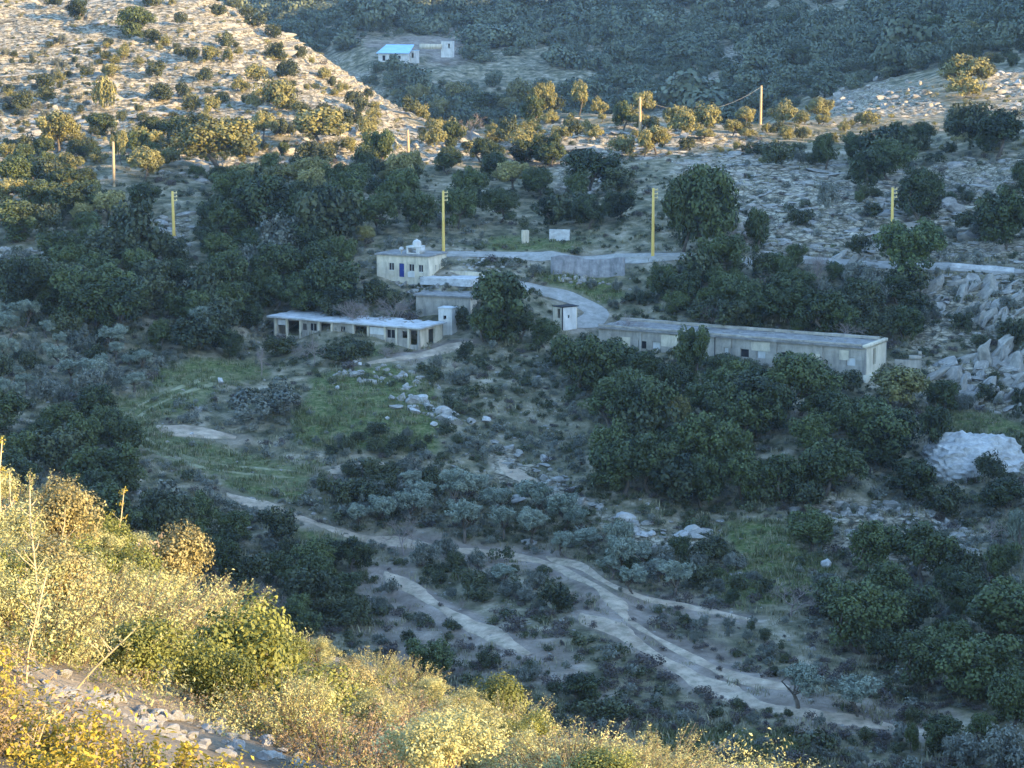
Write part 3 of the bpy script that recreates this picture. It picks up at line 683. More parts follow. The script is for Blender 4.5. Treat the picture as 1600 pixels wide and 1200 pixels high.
# ------------------------------------------------------------------ buildings, walls, poles
def at(px, py, Y):
    a, t = pix_dir(px, py); a = float(a); r = Y / math.cos(a); return np.array([r * math.sin(a), Y, float(t) * r])
def fbox(b, fr, u0, u1, v0, v1, d0, d1, m=0):
    c = [fr(u, v, d) for d in (d0, d1) for v in (v0, v1) for u in (u0, u1)]
    for q in ((0,1,3,2),(4,6,7,5),(0,4,5,1),(2,3,7,6),(0,2,6,4),(1,5,7,3)): b.poly([c[i] for i in q], m)
def window(root, fr, u0, v0, u1, v1, depth=0.12, fw=0.07, mat='white', pane='dark', mull=True):
    b = MB()
    fbox(b, fr, u0, u1, v0, v0 + fw, depth, depth + .05); fbox(b, fr, u0, u1, v1 - fw, v1, depth, depth + .05)
    fbox(b, fr, u0, u0 + fw, v0 + fw, v1 - fw, depth, depth + .05); fbox(b, fr, u1 - fw, u1, v0 + fw, v1 - fw, depth, depth + .05)
    if mull: fbox(b, fr, (u0 + u1) / 2 - .03, (u0 + u1) / 2 + .03, v0 + fw, v1 - fw, depth + .003, depth + .047)
    w = b.build('window', M[mat], root); p = MB(); fbox(p, fr, u0, u1, v0, v1, depth + .06, depth + .10); p.build('pane', M[pane], w); return w
def shell(root, L1, L2, h, holes_f, holes_r, mat_f, mat_r, deep=3.0, t=0.25, lip=0.0):
    ff = lambda u, v, d: (-L1 + u, d, v - h); fr = lambda u, v, d: (-d, u, v - h)
    b = MB(); b.wall(L1, h + lip, t, holes_f, 0, ff, -deep); b.build('wall', M[mat_f], root)
    b = MB(); b.wall(L2 - 2 * t, h + lip, t, [(q[0] - t, q[1], q[2] - t, q[3]) for q in holes_r], 0, lambda u, v, d: fr(u + t, v, d + .003), -deep); b.build('wall', M[mat_r], root)
    b = MB(); b.wall(L2 - 2 * t, h + lip, t, [], 0, lambda u, v, d: (-L1 + .003 + d, L2 - t - u, v - h), -deep); b.build('wall', M[mat_f], root)
    b = MB(); b.wall(L1, h + lip, t, [], 0, lambda u, v, d: (-u, L2 - d, v - h), -deep); b.build('wall', M[mat_f], root)
    b = MB(); b.box(-L1 + t + .02, -t - .02, t + .02, L2 - t - .02, -h - .2, -h - 0.05); b.build('floor', M['concrete'], root)
    return ff, fr
def rough_slab(x0, x1, y0, y1, z0, z1, nx, ny, seed, edge=0.15, holes=0.0):
    """a thick slab with a crumbled outline"""
    rg = np.random.default_rng(seed); xs = np.linspace(x0, x1, nx + 1); ys = np.linspace(y0, y1, ny + 1); b = MB()
    jit = rg.uniform(-edge, edge, (nx + 1, ny + 1, 2)); jz = rg.uniform(-.03, .05, (nx + 1, ny + 1))
    on = np.ones((nx, ny), bool)
    for i in range(nx):
        if rg.random() < holes: on[i, ny - 1] = False
    P3 = lambda i, j, z: (xs[i] + jit[i, j, 0], ys[j] + jit[i, j, 1] * (0.3 if j == 0 else 1), z + (jz[i, j] if z == z1 else 0))
    for i in range(nx):
        for j in range(ny):
            if not on[i, j]: continue
            b.poly([P3(i,j,z1), P3(i+1,j,z1), P3(i+1,j+1,z1), P3(i,j+1,z1)]); b.poly([P3(i,j,z0), P3(i,j+1,z0), P3(i+1,j+1,z0), P3(i+1,j,z0)])
            for (a, c, e, f, ii, jj) in ((i,j,i+1,j,i,j-1),(i+1,j,i+1,j+1,i+1,j),(i+1,j+1,i,j+1,i,j+1),(i,j+1,i,j,i-1,j)):
                if ii < 0 or jj < 0 or ii >= nx or jj >= ny or not on[ii, jj]: b.poly([P3(a,c,z0), P3(e,f,z0), P3(e,f,z1), P3(a,c,z1)])
    return b
def root_at(name, p, phi):
    return link(name, None, None, tuple(p), -math.radians(phi))
def stand_rocks(parent, pts, meshes, seed, name='rock', bed=None):
    rg = np.random.default_rng(seed); Mi = parent.matrix_basis.inverted() if parent is not None else None
    for (x, y, z, s) in pts:
        me = meshes[int(rg.integers(len(meshes)))]; loc = Vector((x, y, z))
        if Mi is not None: loc = Mi @ loc
        o = link(name, me, parent, loc, float(rg.uniform(0, 6.28)), (s * rg.uniform(0.8, 1.3), s * rg.uniform(0.8, 1.2), s * rg.uniform(0.8, 1.2)))
        o.rotation_euler[0] = rg.uniform(-.25, .25)
        if bed is not None:
            o.scale = (s * rg.uniform(1.3, 2.1), s * rg.uniform(.8, 1.2), s * rg.uniform(.55, .9)); o.rotation_euler = (rg.normal(0, .2), bed + rg.normal(0, .42), rg.normal(0, .7))

# flat-roofed house
H = root_at('house', at(669, 402, 304), 25); tag(H, 'flat-roofed cream house with a bright blue door below the road', 'house')
L1, L2, hh = 8.05, 5.6, 2.95
hf = [(1.88, .85, 2.72, 1.95), (3.5, 0.02, 4.3, 1.9), (5.0, .85, 5.87, 1.9), (6.5, .8, 7.26, 1.85)]; hr = [(2.1, .7, 2.45, 1.65), (3.2, .7, 3.55, 1.65)]
ff, fr = shell(H, L1, L2, hh, hf, hr, 'plaster', 'cream', 3.0)  # right wall paler than the front, its stronger light put into the plaster
for q in (hf[0], hf[2], hf[3]): window(H, ff, *q)
for q in hr: window(H, fr, *q, mull=False)
b = MB(); fbox(b, ff, 3.53, 4.27, 0.02, 1.88, .08, .14); dr = b.build('door', M['blue_door'], H); b = MB(); fbox(b, ff, 4.12, 4.17, .95, 1.0, .02, .08); b.build('handle', M['white'], dr)
b = MB(); fbox(b, ff, 4.93, 5.95, 0.05, .80, -.12, -.01); b.build('sill_panel', M['white'], H)
b = MB(); fbox(b, ff, 1.85, 2.8, 0.1, .78, -.06, -.01); b.build('sill_panel', M['plaster'], H)
rough_slab(-L1 - .2, .2, -.22, L2 + .2, .005, .2, 10, 7, 3, .04).build('roof', M['old_roof'], H)
b = MB(); b.wall(2.0, .95, .15, [(.25, .15, 1.5, .8)], 0, lambda u, v, d: (-4.0 + u, 1.2 + d, .2 + v)); b.box(-4.0, -3.85, 1.355, 3.0, .2, 1.15); b.box(-2.15, -2.0, 1.355, 3.0, .2, 1.15); b.box(-4.05, -1.95, 1.15, 3.05, 1.153, 1.25)
b.build('roof_shed', M['white'], H)
T_ = link('water_tank', None, None, H.matrix_basis @ Vector((-2.75, 2.0, 1.25)), 0); tag(T_, 'white domed water tank on the roof of the flat-roofed house', 'water tank')
b = MB(); rd = [.62, .62, .62, .58, .45, .25, .04]; zs = [0, .3, .42, .6, .76, .86, .9]; b.tube([(0, 0, z) for z in zs], rd, 14); b.build('tank_body', M['white'], T_); b = MB(); b.tube([(0, 0, .88), (0, 0, .97)], [.14, .12], 10); b.build('lid', M['white'], T_)
DSH = link('satellite_dish', None, None, H.matrix_basis @ Vector((-4.7, 1.0, .2)), 0.4); tag(DSH, 'small round white satellite dish on the flat-roofed house', 'satellite dish')
b = MB(); b.tube([(0, 0, 0), (0, 0, .55)], [.03, .03], 6); b.build('mast', M['insulator'], DSH); b = MB(); b.tube([(0, .05, .6), (0, -.03, .62), (0, -.10, .64)], [.08, .28, .36], 12); b.build('dish', M['white'], DSH)
# terrace below the house
TW = root_at('terrace_wall', at(735, 437, 300.5), 22); tag(TW, 'pale plastered terrace wall stepping down right of the flat-roofed house', 'wall')
rough_slab(-7.5, 0, 0, 5.2, -1.0, 0, 8, 5, 8, .2).build('terrace_slab', M['roof'], TW)
b = MB(); b.wall(7.5, .55, .2, [(2.2, .2, 2.6, .55)], 0, lambda u, v, d: (-7.5 + u, 4.2 + d, v + .003)); b.build('parapet', M['plaster'], TW)
# low building under it
B2 = root_at('low_building', at(734, 466, 294.5), 22); tag(B2, 'low windowless grey concrete building partly behind the large tree', 'building')
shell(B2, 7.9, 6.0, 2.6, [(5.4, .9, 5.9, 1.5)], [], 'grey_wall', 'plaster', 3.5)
rough_slab(-8.2, .3, -.25, 6.2, .005, .22, 9, 6, 12, .12).build('roof', M['old_roof'], B2)
AX = root_at('outbuilding', at(706, 483, 289), 20); tag(AX, 'small white block outbuilding at the end of the ruined shed', 'outbuilding')
shell(AX, 1.9, 1.9, 2.3, [(.7, .9, 1.1, 1.4)], [], 'white', 'white', 2.5, .15)
rough_slab(-2.0, .1, -.1, 2.0, .005, .13, 3, 3, 5, .03).build('roof', M['roof'], AX)
# long ruined shed
S = root_at('ruined_shed', at(655, 514, 283), 29); tag(S, 'long ruined shed with a broken white flat roof above the meadow', 'shed')
L1, L2, hh = 22.8, 6.0, 2.45
sf = [(.7, .3, 2.0, 1.5), (2.3, .2, 4.2, 2.2), (4.6, 1.0, 5.3, 2.0), (5.8, 1.0, 6.9, 2.1), (7.5, .2, 9.2, 2.2), (10.6, 1.2, 11.4, 2.0), (12.9, .2, 14.8, 2.2), (17.8, .9, 19.1, 2.1), (20.2, 1.1, 21.0, 2.0), (21.4, .3, 22.5, 2.2)]
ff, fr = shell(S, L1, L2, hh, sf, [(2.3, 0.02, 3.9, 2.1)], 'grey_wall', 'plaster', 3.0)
for u in (0.35, 2.15, 4.35, 7.3, 9.35, 12.75, 15.0, 17.6, 19.4, 21.2):
    b = MB(); fbox(b, ff, u - .13, u + .13, -2, hh - .02, -.14, -.004); b.build('pillar', M['plaster'], S)
for q in (sf[2], sf[3], sf[5], sf[7]): window(S, ff, *q, mat='grey_wall')
b = MB(); fbox(b, ff, 15.3, 17.4, 1.3, 2.2, -.05, -.006); b.build('plaster_patch', M['white'], S); b = MB(); fbox(b, ff, .8, 1.9, 1.55, 2.2, -.05, -.006); b.build('plaster_patch', M['white'], S)
rough_slab(-L1 - .9, .35, -.45, L2 + .3, .005, .2, 26, 6, 21, .16, .25).build('roof', M['roof'], S)
rg = np.random.default_rng(5); pts = []
for k in range(60):
    q = S.matrix_basis @ Vector((rg.uniform(-L1 - .5, 0), L2 * rg.uniform(.45, 1.02), .18)); pts.append((*q, rg.uniform(.12, .42)))
stand_rocks(S, pts, ROCKS + SLABS, 6, 'rubble')
# long concrete building on the right
B = root_at('long_building', at(1353, 545, 267), 29.5); tag(B, 'very long low concrete building half hidden by dark trees', 'building')
L1, L2, hh = 36.6, 7.3, 3.3
uu = lambda px: (px - 930) / 423 * L1
bf = [(uu(p) - .6, 1.0, uu(p) + .6, 2.1) for p in (962, 1003, 1026, 1060, 1142, 1168, 1194, 1232, 1331)]
ff, fr = shell(B, L1, L2, hh, bf, [(2.6, .95, 3.55, 3.0)], 'grey_wall', 'cream', 5.5, .3, .0)  # end wall takes the cream that carries brighter light in its colour
for q in bf[:-1:2] + [bf[-1]]: window(B, ff, *q, mat='grey_wall', pane='white', mull=False, depth=.1)
for q in bf[1:-1:2]: window(B, ff, *q, mat='grey_wall', mull=False)
rough_slab(-L1 - .2, -.4, -.30, L2 + .2, .005, .22, 44, 6, 31, .16).build('roof', M['old_roof'], B)
rough_slab(-L1, -.6, -.05, .22, .26, .48, 46, 1, 33, .10).build('parapet', M['grey_wall'], B)
rough_slab(-L1, -.6, L2 - 1.0, L2 - .6, .26, .6, 30, 1, 35, .08).build('parapet', M['grey_wall'], B)
b = MB(); b.box(-.38, .12, -.15, L2 + .1, 0.007, .42); b.build('end_coping', M['cream'], B)
b = MB(); b.box(-.2, .35, -.25, L2 + .2, -5.6, -3.25); b.build('plinth', M['cream'], B); b = MB(); b.box(.353, .6, 1.9, 5.5, -3.4, -3.27); b.build('step', M['grey_wall'], B)
b = MB(); fbox(b, fr, 2.6, 3.55, .95, 3.0, .31, .36); b.build('door', M['dark'], B)  # near-black sheet behind the door opening, indoor shade put into its colour
rg = np.random.default_rng(15); pts = []
for k in range(46):
    q = B.matrix_basis @ Vector((rg.uniform(-L1, -1), L2 * rg.uniform(.2, 1.0), .22)); pts.append((*q, rg.uniform(.1, .4)))
stand_rocks(B, pts, ROCKS + SLABS, 16, 'rubble')
for u0, u1, v0, v1 in ((3.2, 4.6, .9, 2.4), (9.0, 11.4, 1.6, 3.1), (14.0, 15.2, .4, 1.3), (21.5, 24.0, 2.0, 3.1), (29.5, 31.0, .6, 2.2), (33.2, 34.4, 1.7, 2.9)):
    b = MB(); fbox(b, ff, u0, u1, v0, v1, -.03, -.006); b.build('plaster_patch', M['plaster'], B)
for u in (6.1, 12.4, 18.6, 24.8, 30.9):
    b = MB(); fbox(b, ff, u - .16, u + .16, -3, 3.28, -.16, -.004); b.build('pillar', M['grey_wall'], B)
b = MB(); b.tube([(-20, -.2, .1), (-20, -.22, -1.2), (-20, -.2, -3.2)], [.06, .06, .06], 6); b.build('drainpipe', M['dark'], B)
GW = root_at('garden_wall', at(1440, 557, 268), 10); tag(GW, 'low stepped grey wall between the cream end wall and the outcrop', 'wall')
b = MB(); b.wall(3.2, 2.4, .3, [], 0, lambda u, v, d: (-3.2 + u, d, v - 2.4 - .5), -2); b.build('wall_step', M['grey_wall'], GW); b = MB(); b.box(-1.5, 0, -.003, .303, -.49, .1); b.box(-.4, 0, .01, .29, .1, .6); b.build('wall_step', M['grey_wall'], GW)
# small white hut at the curve of the drive
W_ = root_at('roadside_hut', at(879, 481, 290.5), 52); tag(W_, 'small white roadside hut with a dark corner beside the curving drive', 'hut')
shell(W_, 2.0, 2.5, 1.55, [(.9, .1, 1.5, 1.35)], [(.9, .1, 1.2, .5)], 'plaster', 'white', 2.0, .12)
b = MB(); b.box(-.05, .06, -.06, .05, -3, .01); b.build('corner_post', M['dark'], W_); rough_slab(-2.1, .1, -.12, 2.8, .012, .1, 3, 3, 5, .03).build('roof', M['dark'], W_)
# retaining wall under the road and the parapet at its right end
def strip_wall(name, label, pix, h, t, mat, top=0.1, ragged=0.0, seed=1, below=0.6):
    pts = [G(px, py, 150) for px, py in pix]; ln = smooth_line([p[:2] for p in pts], 0.8); k = len(ln)
    d = np.gradient(ln, axis=0); d /= np.linalg.norm(d, axis=1)[:, None] + 1e-9; nr = np.stack([d[:, 1], -d[:, 0]], 1); zt = hgt(ln[:, 0], ln[:, 1]) + top
    zt = zt + ragged * fbm(np.arange(k) * .4, np.zeros(k), 3, seed); zb = zt - h - below; V = []
    for s, z in ((0, zb), (0, zt), (1, zt), (1, zb)): V.append(np.c_[ln - nr * t * s, z])
    V = np.stack(V, 1).reshape(-1, 3); F = []
    for i in range(k - 1):
        for q in range(3): F.append([i*4+q, i*4+q+1, (i+1)*4+q+1, (i+1)*4+q])
    F += [[0, 3, 2, 1], [(k-1)*4, (k-1)*4+1, (k-1)*4+2, (k-1)*4+3]]
    return tag(link(name, mesh_from(name, V, F, [M[mat]])), label, 'wall')
def offs(pix, d): return [(x, y + d) for x, y in pix]
strip_wall('retaining_wall', 'tall grey retaining wall holding up the road', [(856,431),(900,431),(952,432),(985,431)], 2.6, .5, 'stone_wall', 2.55, .1, 3, .8)
strip_wall('road_parapet', 'long pale parapet wall edging the right end of the road', [(1478,420),(1520,422),(1560,425),(1597,429)], .9, .35, 'roof', .75, .05, 5, .8)
strip_wall('road_kerb', 'low pale kerb along the outer edge of the road', [(960,405.5),(1020,406.5),(1100,408),(1180,409.5),(1250,411),(1300,413)], .35, .3, 'concrete', .5, .1, 7, .6)
def block(name, label, cat, px, py, w, h, d, phi, mat, seed, meshes=None):
    p = G(px, py, 150); me = rough_slab(-w / 2, w / 2, -d / 2, d / 2, -.6, h, 4, 3, seed, .07).mesh(name, [M[mat]])
    return tag(link(name, me, None, tuple(p), math.radians(phi)), label, cat)
block('standing_stone', 'upright white stone pillar in front of the dark trees above the road', 'stone', 820, 378, 1.0, 1.7, .7, 12, 'plaster', 4)
block('ruined_wall', 'stub of pale block wall right of the upright white stone', 'wall', 874, 377, 2.9, 1.7, .5, -8, 'roof', 6)
block('standing_stone', 'leaning pale boulder lit by the sun on the left terraces', 'stone', 321, 274, 1.2, 1.7, .8, 30, 'grey_wall', 8)

def pole(px, py, top, label, group='utility poles across the valley', mat='pole', arms=3, r=0.2, ymin=150):
    p = G(px, py, ymin); p[2] = float(hgt(p[0], p[1])); s = mpp(p); h = (py - top) * s
    o = link('utility_pole', None, None, tuple(p), 0); tag(o, label, 'utility pole', group); o.rotation_euler = (0.012 * math.sin(px), 0.018 * math.sin(px * 1.7), 0)
    b = MB(); b.tube([(0, 0, -1), (0, 0, h * .5), (0, 0, h)], [r * 1.25, r * 1.05, r * .85], 10); b.build('shaft', M[mat], o)
    for k in range(arms):
        b = MB(); z = h - .25 - k * .55; b.box(r * .6, r * .6 + .55, -.06, .06, z - .09, z + .09); b.tube([(r * .6 + .45, 0, z + .05), (r * .6 + .45, 0, z + .27)], [.07, .05], 6); b.build('crossarm', M['insulator'], o)
    return np.array([p[0], p[1], p[2] + h])
pole(272, 372, 300, 'yellow utility pole, leftmost of the four in front of dark trees')
pole(693, 399, 298, 'yellow utility pole rising just behind the flat-roofed house')
pole(1020, 402, 294, 'yellow utility pole at the road edge right of the retaining wall')
pole(1393, 409, 293, 'yellow utility pole half hidden behind the round tree')
t1 = pole(1188, 196, 136, 'brown pole alone on the ridge with a sagging wire', mat='pole_ridge', arms=0, r=.24, ymin=380)
t0 = pole(1000, 208, 152, 'brown pole inside the small tree on the ridge crest', mat='pole_ridge', arms=0, r=.24, ymin=380)
pole(638, 236, 199, 'short brown pole on the terraces left of the pinkish bare tree', mat='pole_ridge', arms=0, r=.24)
pole(178, 292, 222, 'brown pole among golden trees at the far left', mat='pole_ridge', arms=0, r=.22)
b = MB(); pts = []
for k in range(25):
    f = k / 24; q = t1 * (1 - f) + t0 * f; q = q - np.array([0, 0, 4.4 * 4 * f * (1 - f) * 0.75]); pts.append(tuple(q - np.array([0, 0, .25])))
b.tube(pts, [.02] * 25, 5); tag(b.build('overhead_wire', M['concrete']), 'thin wire sagging between the two ridge poles', 'wire')

# far houses
FH = root_at('far_house', at(638, 83, 795), 12); tag(FH, 'far white house with a light blue sheet roof', 'house')
ff, fr = shell(FH, 11.0, 7.0, 3.1, [(1.4, .3, 2.6, 2.3), (4.4, .2, 5.1, 2.6), (7.0, .9, 8.2, 2.2)], [(2.5, .9, 4.0, 2.1)], 'white', 'white', 3.5, .25)
b = MB(); b.poly([(-11.6, -.8, .02), (.5, -.8, .02), (.3, 7.3, 2.9), (-10.0, 7.3, 2.9)]); b.poly([(-11.6, -.8, -.12), (-10.0, 7.3, 2.75), (.3, 7.3, 2.75), (.5, -.8, -.12)]); b.poly([(-11.6, -.8, -.12), (.5, -.8, -.12), (.5, -.8, .02), (-11.6, -.8, .02)]); b.build('roof', M['blue_roof'], FH)
for q in ((1.4, .3, 2.6, 2.3), (7.0, .9, 8.2, 2.2)): window(FH, ff, *q, mull=False)
FA = root_at('far_shed', at(650, 79, 797), 20); tag(FA, 'small white shed beside the blue-roofed far house', 'shed'); shell(FA, 2.4, 3.0, 2.8, [(.7, .2, 1.5, 2.0)], [], 'white', 'white', 3, .15); rough_slab(-2.5, .1, -.1, 3.1, .01, .15, 2, 2, 3, .02).build('roof', M['blue_roof'], FA)
FB = root_at('far_hut', at(707, 65, 800), 10); tag(FB, 'bright white hut on the reddish cutting right of the far house', 'hut'); shell(FB, 4.2, 3.2, 2.6, [(2.6, .2, 3.3, 1.9)], [], 'white', 'white', 3, .15); rough_slab(-4.3, .1, -.1, 3.3, .01, .15, 3, 2, 3, .02).build('roof', M['white'], FB)
FC = root_at('far_hut', at(770, 61, 850), 15); tag(FC, 'small pale hut alone among the far woods', 'hut'); shell(FC, 2.8, 2.6, 2.0, [(1, .1, 1.7, 1.6)], [], 'plaster', 'plaster', 3, .15); rough_slab(-2.9, .1, -.1, 2.7, .01, .15, 3, 2, 3, .02).build('roof', M['roof'], FC)
FD = root_at('far_hut', at(1599, 19, 760), 25); tag(FD, 'grey far hut at the top right corner', 'hut'); shell(FD, 5.2, 4, 3.6, [(2, .3, 3.2, 2.4)], [], 'grey_wall', 'grey_wall', 3, .2); rough_slab(-5.3, .1, -.1, 4.1, .01, .2, 3, 2, 3, .02).build('roof', M['grey_wall'], FD)
FW = root_at('far_wall', at(690, 70, 800), 6); tag(FW, 'low white wall between the two far houses', 'wall'); b = MB(); b.box(-8, 0, 0, .3, -1.5, .3); b.build('wall_run', M['plaster'], FW)

# ------------------------------------------------------------------ rock outcrops and boulders
def outcrop(label, poly, n, smin, smax, meshes, seed, ymin=100, sink=0.3, name='rock_outcrop', piece='rock', cat='outcrop', bed=None):
    rg = np.random.default_rng(seed); xs = [q[0] for q in poly]; ys = [q[1] for q in poly]; pts = []; cx = []
    tries = 0
    while len(pts) < n and tries < n * 40:
        tries += 1; c = (rg.uniform(min(xs), max(xs)), rg.uniform(min(ys), max(ys)))
        if not inpoly(np.array([c[0]]), np.array([c[1]]), poly)[0]: continue
        p = G(c[0], c[1], ymin)
        if p is None: continue
        s = mpp(p) * (smin + (smax - smin) * rg.random() ** 1.8) * 0.5; z = float(hgt(p[0], p[1])) + s * (0.35 - sink); pts.append((p[0], p[1], z, s))
        if s > 0.5: OCC.append((p[0], p[1], s * .6))
    m0 = np.mean(np.array(pts), 0); r = link(name, None, None, (m0[0], m0[1], float(hgt(m0[0], m0[1]))), 0); tag(r, label, cat)
    stand_rocks(r, pts, meshes, seed, piece, bed); return r
outcrop('blocky grey outcrop cut by diagonal cracks right of the cream end wall', [(1445,580),(1500,560),(1600,550),(1600,640),(1540,640),(1470,630)], 90, 18, 58, BLOCKS, 41, bed=-.6)
outcrop('steep lumpy outcrop below the road parapet at the right', [(1415,470),(1440,440),(1560,440),(1600,455),(1590,520),(1500,500),(1430,520)], 80, 12, 42, BLOCKS, 42, bed=-.9)
outcrop('small crag beneath the road left of the round tree', [(1295,405),(1370,405),(1385,440),(1330,445)], 28, 12, 36, BLOCKS, 43, bed=-.8)
outcrop('stony bank of flat grey slabs above the lower right thicket', [(1240,790),(1330,775),(1490,780),(1540,860),(1480,880),(1330,800)], 120, 10, 44, SLABS + BLOCKS, 44)
outcrop('flat white ledges beside the olives above the green hollow', [(960,808),(1010,800),(1140,835),(1120,855),(990,840)], 30, 16, 54, SLABS + WHITES[:1], 45)
outcrop('pale stone heap under the ruined shed at the meadow edge', [(515,575),(560,562),(640,575),(700,600),(660,612),(560,600)], 46, 8, 26, ROCKS + WHITES, 46)
outcrop('big whitish boulders in the middle of the meadow', [(606,622),(640,615),(700,640),(740,660),(690,662),(630,650)], 22, 16, 44, WHITES + ROCKS, 47)
outcrop('rocky ledges beside the path running down from the meadow', [(770,690),(830,690),(870,735),(960,775),(950,800),(860,780),(790,740)], 44, 10, 36, SLABS + ROCKS, 48)
outcrop('cliff of grey slabs left of the leftmost yellow pole', [(180,368),(215,350),(285,350),(290,378),(200,388)], 24, 14, 44, SLABS + ROCKS, 49)
outcrop('row of pale rocks along the left wood edge', [(0,388),(220,382),(222,425),(120,425),(0,430)], 46, 10, 32, ROCKS + WHITES[:1], 50)
outcrop('rubble terrace bank under the flat-roofed house', [(612,440),(690,438),(700,455),(640,458)], 34, 7, 18, ROCKS, 51)
outcrop('heap of white stones at the left end of the road', [(700,402),(790,402),(800,425),(730,428)], 26, 8, 24, WHITES + ROCKS, 52)
outcrop('far grey crag above the ridge poles', [(1040,150),(1090,125),(1135,125),(1130,168),(1050,172)], 26, 8, 24, ROCKS, 53, 480)
outcrop('far pale rock face in the woods above the ridge', [(1140,105),(1165,80),(1190,85),(1185,112)], 16, 8, 22, WHITES, 54, 480)
outcrop('jumble of pinkish boulders on the far right hillside', [(1270,150),(1330,110),(1440,130),(1470,170),(1370,180),(1290,178)], 80, 8, 26, BLOCKS, 55, 400)
outcrop('sunlit white rocks at the right rim of the hill', [(1545,110),(1600,100),(1600,165),(1560,165)], 26, 8, 22, WHITES, 56, 400)
outcrop('pale slabs under the road parapet', [(1470,425),(1600,432),(1600,450),(1480,440)], 26, 8, 26, SLABS, 57)
outcrop('stones below the retaining wall', [(860,432),(955,434),(950,446),(880,444)], 20, 7, 22, WHITES + ROCKS, 58)
outcrop('pale rock patch behind the large tree under the slope', [(880,270),(940,262),(960,300),(900,310)], 16, 10, 34, WHITES + SLABS, 59)
outcrop('limestone blocks in front of the drive bend', [(930,505),(1000,520),(990,545),(930,530)], 18, 8, 24, ROCKS + WHITES, 60)
def boulder(px, py, w, label, mats=None, ymin=100, fl=1.0):
    ms = mats or WHITES; p = G(px, py, ymin); s = mpp(p) * w * .5; me = ms[int(rngT.integers(len(ms)))]
    o = link('boulder', me, None, (p[0], p[1], float(hgt(p[0], p[1])) + s * .25), float(rngT.uniform(0, 6)), (s, s, s * fl)); tag(o, label, 'boulder', 'single boulders'); return o
for px, py, w, lb_ in ((520,599,12,'round white boulder, upper of a pair in the grass left of the stone heap'),(527,607,12,'round white boulder, lower of a pair in the grass left of the stone heap'),(605,657,10,'small bright white stone at the foot of the big meadow boulders'),
  (372,798,14,'lone white stone on the dark green patch below the grassy track'),(852,718,26,'flat pale boulder beside the rocky ledges path'),(678,668,16,'pale stone at the lower edge of the meadow'),(757,655,26,'pale upright boulder in the scrub right of the meadow'),(345,600,22,'pale boulder beside the upper end of the grassy track'),
  (1012,790,9,'small pale stone, left of three under the dark wood'),(1000,782,8,'small pale stone, highest of three under the dark wood'),(1016,806,8,'small pale stone, lowest of three under the dark wood'),(1290,886,28,'pale slab on the green hollow beside the stony bank'),(1480,778,26,'dark crag stone in the gap below the white rock dome'),(300,680,10,'little stone on the short dirt strip')):
    boulder(px, py, w, lb_)
# the white rock dome
p = G(1530, 742, 100); bm = bmesh.new(); bmesh.ops.create_icosphere(bm, subdivisions=5, radius=1.0); V = np.array([v.co for v in bm.verts])
nn = fbm(V[:, 0] * 2.2, V[:, 1] * 2.2 + V[:, 2], 4, 5); V2 = V * (1 + .20 * nn + .03 * fbm(V[:, 0] * 7, V[:, 1] * 7 + V[:, 2] * 5, 4, 6))[:, None]
ds = V2[:, 2] * 7 + fbm(V[:, 0] * 3, V[:, 1] * 3, 3, 9) * 1.5; V2 = V2 * (1 + .05 * (sstep(.6, 1, ds - np.floor(ds)) - .5))[:, None]; V2 *= np.array([6.2, 6.0, 4.5])
for v, c in zip(bm.verts, V2): v.co = c
me = bpy.data.meshes.new('rock_dome'); bm.to_mesh(me); bm.free(); me.materials.append(M['rock_white'])
RD = tag(link('rock_dome', me, None, (p[0] + .3, p[1] + 4, p[2] - .4), .3), 'large smooth white rock dome on the right bank', 'rock')
OCC.append((p[0], p[1] + 4, 6.0))

